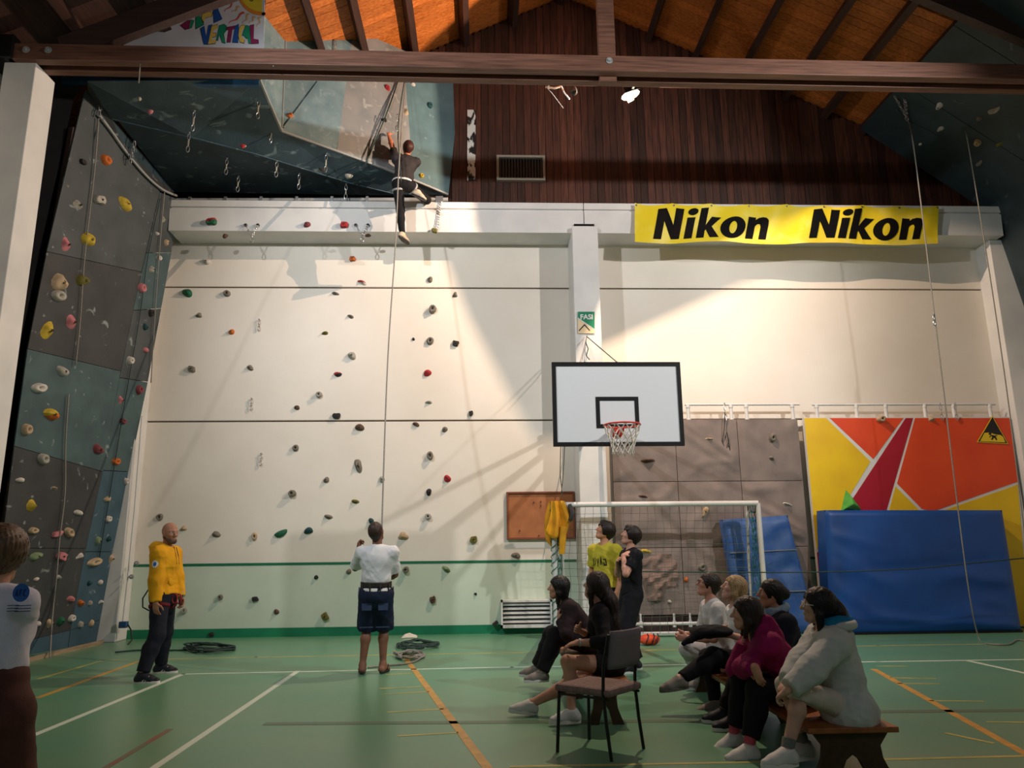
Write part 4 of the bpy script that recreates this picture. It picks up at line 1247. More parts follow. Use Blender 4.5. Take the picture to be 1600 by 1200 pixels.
for q0, q1 in (((a.x, a.z), (b.x, a.z + .03)), ((a.x, b.z - .03), (b.x, b.z)), ((a.x, a.z + .03), (a.x + .03, b.z - .03)), ((b.x - .03, a.z + .03), (b.x, b.z - .03))):
    MB().box((q0[0], 13.18, q0[1]), (q1[0], 13.25, q1[1])).build('frame_bar', M_CORKF, cb)
for px, py in ((834, 785), (845, 790), (845, 784), (812, 829), (842, 837)):
    p = S(px, py, 13.2)
    MB().lathe(p, (0, -1, 0), [(.012, 0), (.012, .012)], 6).build('pin', M_BOLT, cb)
# socket box with cable on the left corner column, small wall fittings
sk = thing('socket_box', 'blue industrial socket with cable on the left corner column', 'socket', S(195, 976, 12.82))
MB().obox(S(193, 976, 12.8), ((1, 0, 0), (0, 1, 0), (0, 0, 1)), (.06, .05, .05)).build('box', mat('socket_blue', (40, 78, 120), rough=0.5), sk, bevel=0.01)
MB().tube([S(200, 976, 12.78), S(205, 985, 12.7), S(206, 1000, 12.65), S(199, 1008, 12.5)], 0.012, 6).build('cable', M_BOLT, sk, smooth=True)
MB().tube([S(192, 972, 12.8), S(200, 900, 12.83), S(210, 800, 12.84), S(222, 650, 12.84)], 0.012, 6).build('conduit', M_WHITE, sk, smooth=True)
for px, py, lb in ((206, 901, 'upper'), (214, 880, 'top')):
    q = S(px, py, 12.84)
    o = MB().lathe(q, (0, -1, 0), [(.04, 0), (.035, .03), (.015, .035), (.015, .09)], 10).build('wall_fitting', M_STEELP, smooth=True)
    tag(o, 'small grey %s fitting on the left corner column' % lb, 'fitting')

# ------------------------------------------------------------------ lamp under the truss
lp = thing('floodlight', 'glowing floodlight hanging under the roof truss', 'floodlight', LAMP + Vector((0, -.1, .1)))
lc = LAMP + Vector((-.01, -.13, -.005))
la = Vector((0.9, 0.0, 0.42)).normalized()
mb = MB()
mb.lathe(lc, la, [(.012, -.15), (.035, -.13), (.058, -.07), (.064, 0), (.058, .07), (.035, .13), (.012, .15)], 16)
mb.build('lens', mat('lamp_glass', (255, 240, 214), emit=((255, 238, 206), 9)), lp, smooth=True)
MB().bar(lc + Vector((-.1, -.055, .04)), lc + Vector((.14, -.055, .13)), .02, .09).build('housing', M_BLACK, lp)
MB().bar(lc + Vector((.02, -.05, .07)), Vector((lc.x + .02, 9.87, ZB + .1)), .03, .02).build('mounting_arm', M_STEELP, lp)
# added light-blocking plate with a V-shaped lower edge close behind the burner, towards the wall and gable; added blocking disc towards the right-hand roof
q_ = .024
wp = [S(*p, WALL) for p in ((655, 60), (676, 300), (688, 392), (732, 500), (786, 600), (835, 690), (868, 690), (935, 545), (1125, 460), (1400, 345), (1640, 250), (1700, -150), (900, -330), (690, -100))]  # outline cut so the added plate throws a V-shaped shade on the wall
pp = [LAMP + (w - LAMP) * (q_ / (w - LAMP).y) for w in wp]
MB().slab(pp, .0015, n=Vector((0, -1, 0))).build('added_wall_blocker', M_BLACK, lp)
dn = Vector((0.80, 0.12, 0.58)).normalized()
MB().lathe(LAMP + dn * q_, dn, [(q_ * 1.03, 0), (q_ * 1.03, 0.002)], 24).build('added_roof_blocker', M_BLACK, lp)
br = thing('lamp_bracket', 'bent white lamp bracket with loose wires under the truss', 'bracket', S(872, 138, 10.0))
w = [S(852, 136, 10), S(866, 138, 10), S(877, 135, 10), S(882, 145, 10), S(890, 155, 10)]
MB().tube(w[:3], 0.014, 6).build('arm', M_WHITE, br, smooth=True)
MB().tube([w[2], w[3], w[4]], 0.012, 6).build('arm', M_WHITE, br, smooth=True)
MB().tube([S(853, 136, 10), S(862, 145, 10), S(880, 169, 10)], 0.005, 5).build('wire', M_STEELP, br, smooth=True)
MB().bar(w[0] + Vector((.05, 0, .02)), Vector((w[0].x + .05, 9.85, ZB + .04)), .03, .02).build('mounting_plate', M_STEELP, br)
MB().lathe(S(896, 142, 10), (0.2, -.3, -1), [(.05, -.05), (.06, 0), (.05, .05), (.03, .06)], 10).build('lamp_head', M_BLACK, br, smooth=True)
for px, y0, y1, lb in ((220, 74, 130, 'long'), (430, 74, 104, 'short')):
    o = MB().tube([S(px, y0, 9.46), S(px - 1, (y0 + y1) / 2, 9.47), S(px - 3, y1, 9.47)], 0.008, 5).build('cord', M_ROPE)
    tag(o, '%s cord dangling from the left end of the truss beam' % lb, 'cord')

# ------------------------------------------------------------------ basketball backboard
BBY = 9.9
c00, c11 = S(865, 697, BBY), S(1064, 565, BBY)
x0, x1, z0, z1 = S(863.5, 640, BBY).x, S(1066.5, 640, BBY).x, S(966, 697, BBY).z, S(964, 566, BBY).z
bk = thing('backboard', 'white basketball backboard with black border, orange rim and net', 'basketball hoop', ((x0 + x1) / 2, BBY, z0))
M_BB = mat('board_white', (236, 238, 242), rough=0.35)
MB().box((x0 + .01, BBY - .0, z0 + .01), (x1 - .01, BBY + .03, z1 - .01)).build('board', M_BB, bk)
e = .055
for q0, q1 in (((x0, z0), (x1, z0 + e)), ((x0, z1 - e), (x1, z1)), ((x0, z0 + e), (x0 + e, z1 - e)), ((x1 - e, z0 + e), (x1, z1 - e))):
    MB().box((q0[0], BBY - .012, q0[1]), (q1[0], BBY + .04, q1[1])).build('border', M_BLACK, bk)
ix0, ix1 = S(931, 640, BBY).x, S(998, 640, BBY).x
iz0, iz1 = S(964, 669, BBY).z, S(964, 620, BBY).z
for q0, q1 in (((ix0, iz0), (ix1, iz0 + e)), ((ix0, iz1 - e), (ix1, iz1)), ((ix0, iz0 + e), (ix0 + e, iz1 - e)), ((ix1 - e, iz0 + e), (ix1, iz1 - e))):
    MB().box((q0[0], BBY - .005, q0[1]), (q1[0], BBY + .002, q1[1])).build('target_line', M_BLACK, bk)
rc = S(972, 664, BBY - .4)
M_RIM = mat('rim_orange', (206, 62, 44), rough=0.4)
RR = .235
MB().tube([rc + Vector((RR * math.cos(a), RR * math.sin(a), 0)) for a in [2 * PI * i / 28 for i in range(28)]], .012, 8, closed=True).build('rim', M_RIM, bk, smooth=True)
mb = MB().box((rc.x - .07, BBY - .03, rc.z - .1), (rc.x + .07, BBY - .005, rc.z + .03))
for s in (-1, 1):
    mb.add([rc + Vector((s * .06, RR * .96, 0)), Vector((rc.x + s * .06, BBY - .02, rc.z + .01)), Vector((rc.x + s * .06, BBY - .02, rc.z - .1)),
            rc + Vector((s * .075, RR * .96, 0)), Vector((rc.x + s * .075, BBY - .02, rc.z + .01)), Vector((rc.x + s * .075, BBY - .02, rc.z - .1))], [(0, 1, 2), (3, 5, 4), (0, 3, 4, 1), (1, 4, 5, 2), (2, 5, 3, 0)])
mb.build('rim_bracket', M_RIM, bk)
mb = MB()
NS = 12
lv = [(RR, 0), (.21, -.09), (.175, -.17), (.15, -.25), (.135, -.32), (.14, -.38)]
rs = random.Random(3)
for k in range(NS):
    for s in (-1, 1):
        pts = []
        for i, (r, z) in enumerate(lv):
            a = 2 * PI * (k + s * i * 0.5 + (0.0 if i % 2 == 0 else 0.0)) / NS
            pts.append(rc + Vector((r * math.cos(a), r * math.sin(a), z + (rs.uniform(-.02, .02) if i > 2 else 0))))
        mb.tube(pts, .0075, 5)
mb.build('net', mat('net_white', (206, 200, 190), rough=0.85), bk, smooth=True)
xc = 1.87
for xa, za, xb, zb in ((x0 + .35, z1 - .2, CXL + .1, z1 - .25), (x1 - .35, z1 - .2, CXR - .1, z1 - .25), (x0 + .35, z0 + .25, CXL + .1, z0 + .72), (x1 - .35, z0 + .25, CXR - .1, z0 + .72)):
    MB().bar((xa, BBY + .03, za), (xb, 12.56, zb), .06, .06).build('support_arm', M_STEELP, bk)
MB().bar((x0 + .3, BBY + .07, z1 - .2), (x1 - .3, BBY + .07, z1 - .2), .06, .06).build('cross_bar', M_STEELP, bk)
MB().bar((x0 + .3, BBY + .07, z0 + .25), (x1 - .3, BBY + .07, z0 + .25), .06, .06).build('cross_bar', M_STEELP, bk)
for zz in (z1 - .25, z0 + .72):
    MB().box((CXL - .04, 12.5, zz - .06), (CXR + .04, 12.56, zz + .06)).build('column_clamp', M_STEELP, bk)
MB().tube([S(917, 526, 12.5), S(964, 566, BBY + .02)], .008, 5).build('stay_cable', M_BOLT, bk)
MB().tube([S(917, 524, 12.5), S(912, 545, 12.3), S(906, 566, 11.9)], .007, 5).build('stay_cable', M_ROPE, bk)
MB().tube([S(917, 524, 12.5), S(915, 535, 12.48), S(919, 545, 12.48), S(916, 556, 12.48), S(921, 562, 12.46)], .009, 5).build('pulley_cord', M_BOLT, bk)
MB().tube([S(876, 697, BBY), S(875, 740, BBY + .6), S(879, 775, BBY + 1)], .006, 5).build('pull_cord', M_ROPE, bk)
MB().tube([S(882, 698, BBY), S(880, 740, BBY + .5), S(877, 772, BBY + .9)], .006, 5).build('pull_cord', M_ROPE, bk)

# ------------------------------------------------------------------ goal
GY = 12.2
gl0, gl1 = S(865, 788, GY), S(1184, 787, GY)
gz_ = (gl0.z + gl1.z) / 2
gxl, gxr = gl0.x, gl1.x
gt = thing('goal', 'white tubular goal with net in front of the boulder wall', 'goal', ((gxl + gxr) / 2, GY, 0))
for xx in (gxl, gxr):
    MB().tube([(xx, GY, 0.0), (xx, GY, gz_)], .042, 12).build('post', M_WHITE, gt, smooth=True)
    io = .15 if xx == gxl else -.15
    MB().tube([(xx, GY, gz_), (xx + io, GY + .10, gz_ - .03), (xx + io, 12.40, 1.2), (xx + io, 12.44, .06)], .022, 8).build('net_stanchion', M_WHITE, gt, smooth=True)
    MB().tube([(xx, GY, .03), (xx, 12.44, .03)], .022, 8).build('ground_bar', M_WHITE, gt, smooth=True)
MB().tube([(gxl, GY, gz_), (gxr, GY, gz_)], .042, 12).build('crossbar', M_WHITE, gt, smooth=True)
MB().tube([(gxl, 12.44, .05), (gxr, 12.44, .05)], .03, 8).build('ground_bar', M_WHITE, gt, smooth=True)
MB().tube([(gxl, 12.46, .2), (gxr, 12.46, .2)], .025, 8).build('lower_bar', M_WHITE, gt, smooth=True)
M_NET = mat('net_grey', (96, 98, 92), rough=0.9)
M_NETG = mat('net_teal', (44, 110, 100), rough=0.9)
mb = MB()


def netp(u, v):   # back sheet of the net, from crossbar (v=1) down to the back bar
    y = GY + .1 + (12.42 - GY - .1) * (1 - v) ** 0.7
    sag = .05 * math.sin(u * 9 + v * 4)
    return Vector((gxl + (gxr - gxl) * u, y + sag * .4, .08 + (gz_ - .1) * v + sag * .4 * (1 - v)))


nu, nv = 26, 16
for i in range(nu + 1):
    mb.tube([netp(i / nu + .004 * math.sin(k + i), k / nv) for k in range(nv + 1)], .0032, 3, caps=False)
for j in range(nv + 1):
    mb.tube([netp(k / nu, j / nv) for k in range(nu + 1)], .0032, 3, caps=False)
for i in range(nu + 1):
    mb.tube([netp(i / nu, 1), Vector((gxl + (gxr - gxl) * i / nu, GY, gz_))], .0032, 3, caps=False)
o = mb.build('net', M_NET, gt)
o['kind'] = 'stuff'
mb = MB()
for side, dx in ((gxl, 1), (gxr, -1)):
    def sp(u, v, side=side, dx=dx):
        return Vector((side + dx * (.02 + .10 * math.sin(u * 3 + v * 5) ** 2), GY + (12.42 - GY) * u * (0.55 + 0.45 * (1 - v)), .05 + (gz_ - .08) * v))
    for i in range(7):
        mb.tube([sp(i / 6, k / 14) for k in range(15)], .005, 3, caps=False)
    for j in range(15):
        mb.tube([sp(k / 6, j / 14 + (.03 if k % 2 else 0)) for k in range(7)], .005, 3, caps=False)
    for q in range(9):      # bunched net cords wound round the post
        pass
o = mb.build('side_net', M_NETG, gt)
o['kind'] = 'stuff'
mb = MB()
for k in range(2):
    mb.tube([(gxl + .06 * math.cos(t * .9 + k * 3), GY + .06 * math.sin(t * .9 + k * 3), .05 + t * .035) for t in range(58)], .007, 4)
mb.build('lacing_cord', M_NETG, gt)
# yellow jersey over the corner
M_JER = mat('jersey_yellow', (226, 164, 30), (196, 134, 22), rough=0.8, scale=6)


def jer(u, v):
    # u across, v from front hem (0) over the bar (0.5) to the back hem (1)
    x = gxl - .07 + .29 * u + .05 * math.sin(6 * v + 2 * u)
    hang = abs(v - .45)
    z = gz_ + .055 - max(0, hang - .06) * (1.15 + .75 * math.sin(u * 3.2 + .6)) * .80
    y = GY + (.055 if v > .45 else -.055) * min(1, hang / .06) + (.02 + .07 * hang) * math.sin(u * 13 + 3 * v) - (.05 if v < .45 else -.03)
    return Vector((x + .08 * (u - .5) * hang * 2 - (0.10 * hang if v < .45 else 0), y, z))


jy = thing('jersey', 'yellow jersey draped over the left corner of the goal', 'jersey', (gxl, GY, gz_))
MB().grid(jer, 26, 30).build('fabric', M_JER, jy, smooth=True, solid=.006)
sl = [Vector((gxl + .14, GY - .13, gz_ - .35)), Vector((gxl + .12, GY - .14, gz_ - .55)), Vector((gxl + .10, GY - .13, gz_ - .78))]
MB().tube(sl, [.05, .055, .045], 8).build('sleeve', M_JER, jy, smooth=True)
MB().tube([Vector((gxl + .25, GY - .09, gz_ - .0)), Vector((gxl + .29, GY - .12, gz_ - .14)), Vector((gxl + .25, GY - .12, gz_ - .26))], [.03, .05, .035], 8).build('dark_lining', M_BOLT, jy, smooth=True)

# ------------------------------------------------------------------ mats
M_MAT = mat('mat_blue', (10, 74, 150), (8, 64, 136), rough=0.42, scale=2, spec=0.5)
M_MAT2 = mat('mat_blue_worn', (40, 84, 156), (70, 104, 160), rough=0.5, scale=5)


def crash_mat(pts_px, y_bot, y_top, th, m, label, seed, nu=60, nv=40, amp=.01):
    """front face given by four pixel corners (tl, tr, br, bl) standing on the floor"""
    tl, tr, br_, bl = [S(p[0], p[1], yy) for p, yy in zip(pts_px, (y_top, y_top, y_bot, y_bot))]
    for v in (br_, bl):
        v.z = .01
    t = thing('crash_mat', label, 'mat', (bl + br_) / 2)

    def fr(u, v, d=0.0):
        a, b = bl.lerp(br_, u), tl.lerp(tr, u)
        p = a.lerp(b, v)
        w = 0
        w += amp * math.exp(-((v - .47 - .10 * u) * 16) ** 2) * -1.5 * (1 if u > .35 else u / .35)
        for k, (cx, cy, an, s, L) in enumerate(WR[seed]):
            q = (u - cx) * math.cos(an) + (v - cy) * math.sin(an)
            r = -(u - cx) * math.sin(an) + (v - cy) * math.cos(an)
            w += amp * 1.1 * math.exp(-(q * s) ** 2) * math.exp(-(r / L) ** 2)
        ed = min(u, 1 - u, v, 1 - v)
        rnd = .04 * max(0, 1 - ed / .025) ** 2
        return p + Vector((0, d - w * min(1, ed * 14) + rnd, 0))
    mb = MB().grid(lambda u, v: fr(u, v), nu, nv)
    mb.grid(lambda u, v: fr(u, v, th) if False else bl.lerp(br_, u).lerp(tl.lerp(tr, u), v) + Vector((0, th, 0)), 4, 4, flip=True)
    dep = Vector((0, th, 0))
    R_ = Vector((0, .04, 0))
    for a, b in ((bl, tl), (tl, tr), (tr, br_), (br_, bl)):
        mb.add([a + R_, b + R_, b + dep, a + dep], [(0, 1, 2, 3)])
    o = mb.build('cover', m, t, smooth=True, angle=50)
    bm = bmesh.new(); bm.from_mesh(o.data); bmesh.ops.remove_doubles(bm, verts=bm.verts, dist=.002); bmesh.ops.recalc_face_normals(bm, faces=bm.faces); bm.to_mesh(o.data); bm.free()
    return t, (tl, tr, br_, bl)


rs = random.Random(11)
WR = {0: [(rs.uniform(.05, .25), rs.uniform(.1, .8), rs.uniform(.2, 1.2), rs.uniform(14, 30), rs.uniform(.1, .3)) for _ in range(7)] + [(rs.uniform(.7, 1), rs.uniform(0, .5), rs.uniform(.8, 2.0), rs.uniform(14, 28), rs.uniform(.08, .25)) for _ in range(14)] + [(rs.uniform(.3, .95), rs.uniform(.02, .12), 1.4, 30, .2) for _ in range(6)],
      1: [(rs.uniform(0, 1), rs.uniform(0, 1), rs.uniform(0, 3), rs.uniform(8, 20), rs.uniform(.1, .4)) for _ in range(12)]}
t, (tl, tr, br_, bl) = crash_mat([(1290, 797), (1568, 797), (1599, 990), (1299, 990)], 12.3, 12.5, .35, M_MAT, 'big dark blue crash mat leaning on the coloured boulder wall', 0, amp=.016)
MB().box((bl.x, bl.y + .0, .0), (br_.x, bl.y + .34, .035)).build('black_base', M_BLACK, t)
t, (tl, tr, br_, bl) = crash_mat([(1129, 812), (1232, 805), (1279, 985), (1158, 985)], 12.56, 12.66, .2, M_MAT2, 'smaller worn blue crash mat standing behind the goal net', 1, 30, 30, .02)
for k, v in enumerate((.35, .7)):
    a = bl.lerp(tl, v)
    b = br_.lerp(tr, v)
    MB().bar(a + Vector((.03, -.02, 0)), b + Vector((-.03, -.02, 0)), .03, .01).build('strap', M_STEELP, t)

# ------------------------------------------------------------------ chair and benches
M_CHF = mat('chair_fabric', (136, 114, 110), (112, 94, 92), rough=0.9, scale=30, bump=0.2, bscale=200)
ch = thing('chair', 'empty chair with mauve fabric seat and black metal legs, in the foreground', 'chair', (.86, 5.85, 0))
fl, fr_, rl, rr_ = Vector((.54, 5.83, 0)), Vector((.82, 6.17, 0)), Vector((.89, 5.56, 0)), Vector((1.18, 5.87, 0))
sz = .44
bkd = ((rl + rr_) / 2 - (fl + fr_) / 2).normalized()
sd = (rr_ - rl).normalized()
cs = (fl + fr_ + rl + rr_) / 4
MB().obox(cs + Vector((0, 0, sz)), (bkd, sd, (0, 0, 1)), (.235, .22, .028)).build('seat', M_CHF, ch, bevel=.022)
for a in (fl, fr_):
    MB().tube([a, a * .93 + cs * .07 + Vector((0, 0, sz - .02))], .0125, 8).build('leg', M_BLACK, ch, smooth=True)
for a in (rl, rr_):
    p = a - bkd * .05
    MB().tube([a, p + Vector((0, 0, sz * .5)) + bkd * .02, p + Vector((0, 0, sz)), p + Vector((0, 0, .62)) + bkd * .01, p + bkd * .06 + Vector((0, 0, .84))], .0125, 8).build('leg', M_BLACK, ch, smooth=True)
bc = (rl + rr_) / 2 - bkd * .03


def backf(u, v):
    return bc + sd * (.40 * (u - .5)) + bkd * (.03 * v + .035 * (1 - (2 * u - 1) ** 2) + .02) + Vector((0, 0, .60 + .26 * v))


MB().grid(backf, 10, 6).build('backrest', mat('chair_back', (112, 104, 110), rough=0.75), ch, smooth=True, solid=.022)
for a, b in ((fl, rl), (fr_, rr_), (fl, fr_)):
    MB().tube([a * .93 + cs * .07 + Vector((0, 0, sz - .04)), b * .95 + cs * .05 + Vector((0, 0, sz - .04))], .009, 6).build('frame_rail', M_BLACK, ch, smooth=True)
M_BENCH = mat('bench_wood', (66, 46, 26), (50, 36, 20), rough=0.5, scale=5, stretch=(5, .5, 5))
M_BENCHT = mat('bench_top', (150, 88, 44), (120, 70, 34), rough=0.45, scale=4, stretch=(5, .5, 5))


def bench(x0, x1, y0, y1, top, label):
    t = thing('bench', label, 'bench', ((x0 + x1) / 2, (y0 + y1) / 2, 0))
    MB().box((x0 - .03, y0 - .05, top - .035), (x1 + .03, y1 + .05, top)).build('seat_plank', M_BENCHT, t, bevel=.006)
    for y in (y0, (y0 + y1) / 2, y1 - .04):
        w = x1 - x0
        pts = [(x0 + .02, 0), (x0 + w * .33, 0), (x0 + w * .42, top * .32), (x0 + w * .5, top * .42), (x0 + w * .58, top * .32), (x0 + w * .67, 0), (x1 - .02, 0), (x1 - .07, top * .35), (x1 - .08, top * .6), (x1 - .02, top - .04), (x0 + .02, top - .04), (x0 + .08, top * .6), (x0 + .07, top * .35)]
        MB().slab([(px_, y, pz) for px_, pz in pts], .04, n=Vector((0, -1, 0))).build('leg_panel', M_BENCH, t)
    MB().box(((x0 + x1) / 2 - .02, y0 + .02, top * .5), ((x0 + x1) / 2 + .02, y1 - .02, top - .035)).build('stretcher', M_BENCH, t)
    return t


bench(2.12, 2.66, 5.12, 7.95, .30, 'low wooden bench under the row of seated women at the right')
bench(.85, 1.20, 6.62, 8.75, .36, 'low dark wooden bench behind the empty chair')
# orange bag on the floor behind the standing youths, dark bag on lap is with the people
rs = random.Random(21)
oc = SF(1014, 1008)
ob = thing('bag', 'small orange bag with black straps on the floor near the goal', 'bag', oc)
mb = MB()


def bagf(u, v, c=oc, rx=.16, ry=.12, rz=.15):
    a, b = 2 * PI * u, PI * (v - .5)
    k = 1 + .06 * math.sin(3 * a + 2) + .05 * math.sin(5 * b + a)
    return c + Vector((rx * k * math.cos(b) * math.cos(a), ry * k * math.cos(b) * math.sin(a), max(.002, rz * .52 + rz * .5 * k * math.sin(b))))


MB().grid(bagf, 20, 12).build('bag_body', mat('bag_orange', (226, 84, 44), (196, 60, 34), rough=0.6, scale=8), ob, smooth=True)
for k in (-.05, .04, .1):
    MB().tube([oc + Vector((k - .02, -.125, .03)), oc + Vector((k, -.135, .08)), oc + Vector((k + .03, -.10, .135)), oc + Vector((k + .03, -.02, .16))], .009, 5).build('strap', M_BLACK, ob)
# white shoe / bottle at goal post foot
o = MB().lathe(S(858, 985, GY - .15) * 1, (0, 0, 1), [(.03, 0), (.06, .02), (.065, .05), (.04, .09), (.01, .1)], 12).build('cloth', MATS['white_cloth'], smooth=True)
o.location.z = -S(858, 985, GY - .15).z
tag(o, 'small white cloth bundle at the left goal post foot', 'cloth')

# ------------------------------------------------------------------ people: implicit bodies polygonised by surface nets
from mathutils.bvhtree import BVHTree


def A(v):
    return np.array([v[0], v[1], v[2]], float)


def nrm(v):
    return v / (np.linalg.norm(v) + 1e-12)


class Field:
    def __init__(s):
        s.p, s.cuts, s.subs = [], [], []

    def cone(s, a, b, ra, rb, k=.02, flat=None, endcut=None, startcut=None):
        s.p.append(('c', A(a), A(b), ra, rb, k, flat, endcut, startcut))
        return s

    def chain(s, pts, rs, k=.02, **kw):
        for i in range(len(pts) - 1):
            s.cone(pts[i], pts[i + 1], rs[i], rs[i + 1], k, **kw)
        return s

    def ell(s, c, ax, r, k=.03, pc=None):
        s.p.append(('e', A(c), [A(x) for x in ax], r, k, [(A(a), nrm(A(b))) for a, b in (pc or [])]))
        return s

    def cut(s, p, n):
        s.cuts.append((A(p), nrm(A(n))))
        return s

    def sub(s, c, ax, r, k=.01):
        s.subs.append((A(c), [A(x) for x in ax], r, k))
        return s

    @staticmethod
    def d_ell(X, c, ax, r):
        q = X - c
        l = [q @ ax[i] for i in range(3)]
        k0 = np.sqrt(sum((l[i] / r[i]) ** 2 for i in range(3)))
        k1 = np.sqrt(sum((l[i] / r[i] ** 2) ** 2 for i in range(3)))
        return k0 * (k0 - 1) / (k1 + 1e-9)

    def mesh(s, h, disp=None):
        lo, hi = np.full(3, 1e9), np.full(3, -1e9)
        bb = []
        for p in s.p:
            if p[0] == 'c':
                r = max(p[3], p[4]) + p[5] * .5 + .012
                l, u = np.minimum(p[1], p[2]) - r, np.maximum(p[1], p[2]) + r
            else:
                r = max(p[3]) + p[4] * .5 + .012
                ext = np.sqrt(sum((p[2][i] * p[3][i]) ** 2 for i in range(3))) + p[4] * .5 + .012
                l, u = p[1] - ext, p[1] + ext
            bb.append((l, u))
            lo, hi = np.minimum(lo, l), np.maximum(hi, u)
        lo -= 3 * h
        hi += 3 * h
        n = np.ceil((hi - lo) / h).astype(int) + 1
        V = np.full(n, .08, np.float32)
        ax = [lo[i] + h * np.arange(n[i]) for i in range(3)]
        for p, (l, u) in zip(s.p, bb):
            i0 = np.maximum(np.floor((l - lo) / h).astype(int) - 1, 0)
            i1 = np.minimum(np.ceil((u - lo) / h).astype(int) + 2, n)
            sl = tuple(slice(a, b) for a, b in zip(i0, i1))
            X = np.stack(np.meshgrid(*[ax[i][sl[i]] for i in range(3)], indexing='ij'), -1)
            if p[0] == 'c':
                _, a, b, ra, rb, k, flat, ec, scut = p
                q, ba = X - a, b - a
                if flat is not None:
                    fa, fs = A(flat[0]), flat[1]
                    q = q + fa * ((q @ fa) * (1 / fs - 1))[..., None]
                    ba = ba + fa * ((ba @ fa) * (1 / fs - 1))
                t = np.clip((q @ ba) / (ba @ ba + 1e-12), 0, 1)
                d = np.linalg.norm(q - t[..., None] * ba, axis=-1) - (ra + (rb - ra) * t)
                if flat is not None:
                    d = d * (0.5 + 0.5 * flat[1])
                if ec is not None:
                    d = np.maximum(d, (X - b) @ nrm(b - a) - ec)
                if scut is not None:
                    d = np.maximum(d, (X - a) @ nrm(a - b) - scut)
            else:
                _, c, axs, r, k, pcs = p
                d = s.d_ell(X, c, axs, r)
                for a_, n_ in pcs:
                    d = np.maximum(d, (X - a_) @ n_)
            v = V[sl]
            hh = np.clip(.5 + .5 * (d - v) / k, 0, 1)
            V[sl] = d * (1 - hh) + v * hh - k * hh * (1 - hh)
        if disp is not None or s.cuts or s.subs:
            X = np.stack(np.meshgrid(*ax, indexing='ij'), -1)
            if disp is not None:
                V = V + disp(X).astype(np.float32)
            for p, nn in s.cuts:
                V = np.maximum(V, ((X - p) @ nn).astype(np.float32))
            for c, axs, r, k in s.subs:
                d = -s.d_ell(X, c, axs, r)
                hh = np.clip(.5 - .5 * (d - V) / k, 0, 1)
                V = (d * (1 - hh) + V * hh + k * hh * (1 - hh)).astype(np.float32)
        V[0] = V[-1] = .08
        V[:, 0] = V[:, -1] = .08
        V[:, :, 0] = V[:, :, -1] = .08
        return nets(V, h, lo)


def nets(V, h, lo):
    S_ = V < 0
    cs = [S_[i:V.shape[0] - 1 + i, j:V.shape[1] - 1 + j, k:V.shape[2] - 1 + k] for i in (0, 1) for j in (0, 1) for k in (0, 1)]
    cnt = sum(c.astype(np.int8) for c in cs)
    act = (cnt > 0) & (cnt < 8)
    I = np.argwhere(act)
    idx = np.full(act.shape, -1, np.int64)
    idx[act] = np.arange(len(I))
    off = [(i, j, k) for i in (0, 1) for j in (0, 1) for k in (0, 1)]
    cv = [V[I[:, 0] + o[0], I[:, 1] + o[1], I[:, 2] + o[2]] for o in off]
    acc, num = np.zeros((len(I), 3)), np.zeros(len(I))
    for a in range(8):
        for b in range(a + 1, 8):
            df = [abs(off[a][q] - off[b][q]) for q in range(3)]
            if sum(df) != 1:
                continue
            m = (cv[a] < 0) != (cv[b] < 0)
            t = np.where(m, cv[a] / np.where(m, cv[a] - cv[b], 1), 0)
            pt = np.array(off[a]) + t[:, None] * (np.array(off[b]) - np.array(off[a]))
            acc += np.where(m[:, None], pt, 0)
            num += m
    P = lo + h * (I + acc / num[:, None])
    Q = []
    for axn in range(3):
        u, v = (axn + 1) % 3, (axn + 2) % 3
        sh = list(V.shape)
        s0 = [slice(1, sh[q] - 1) for q in range(3)]
        s0[axn] = slice(0, sh[axn] - 1)
        s1 = list(s0)
        s1[axn] = slice(1, sh[axn])
        a, b = S_[tuple(s0)], S_[tuple(s1)]
        for mk, fl in ((a & ~b, False), (~a & b, True)):
            E = np.argwhere(mk)
            if not len(E):
                continue
            E = E + np.array([0 if q == axn else 1 for q in range(3)])
            du, dv = np.zeros(3, int), np.zeros(3, int)
            du[u], dv[v] = 1, 1
            c = [E - du - dv, E - dv, E, E - du]
            q = np.stack([idx[x[:, 0], x[:, 1], x[:, 2]] for x in c], 1)
            Q.append(q[:, ::-1] if fl else q)
    return P, np.concatenate(Q)


def sdf_obj(name, field, h, m, parent, disp=None, smooth=1):
    P, Q = field.mesh(h, disp)
    me = bpy.data.meshes.new(name)
    me.vertices.add(len(P))
    me.vertices.foreach_set('co', P.astype(np.float32).ravel())
    me.loops.add(Q.size)
    me.loops.foreach_set('vertex_index', Q.astype(np.int32).ravel())
    me.polygons.add(len(Q))
    me.polygons.foreach_set('loop_start', np.arange(0, Q.size, 4, dtype=np.int32))
    me.polygons.foreach_set('loop_total', np.full(len(Q), 4, np.int32))
    me.polygons.foreach_set('use_smooth', np.ones(len(Q), bool))
    me.update(calc_edges=True)
    me.validate()
    me.materials.append(m)
    o = bpy.data.objects.new(name, me)
    C.objects.link(o)
    if parent is not None:
        adopt(o, parent)
    return o


def decal(target, fn, polys, m, name, parent, direction, lift=.003, cuts=2):
    """flat print laid on a garment: every point is dropped on the cloth along a direction"""
    me = target.data
    bv = BVHTree.FromPolygons([v.co for v in me.vertices], [p.vertices[:] for p in me.polygons])
    d = Vector(direction).normalized()

    c0 = fn(0, 0)
    h0 = bv.ray_cast(c0 - d * .6, d)[0] or c0
    t0 = (h0 - c0).dot(d)

    def g(a, b):
        p = fn(a, b)
        hit = bv.ray_cast(p - d * .6, d)
        t = (hit[0] - p).dot(d) if hit[0] is not None else t0
        return p + d * (min(max(t, t0 - .045), t0 + .045) - lift)
    return flat(polys, g, m, name, parent, cuts=cuts)


SKIN = {}


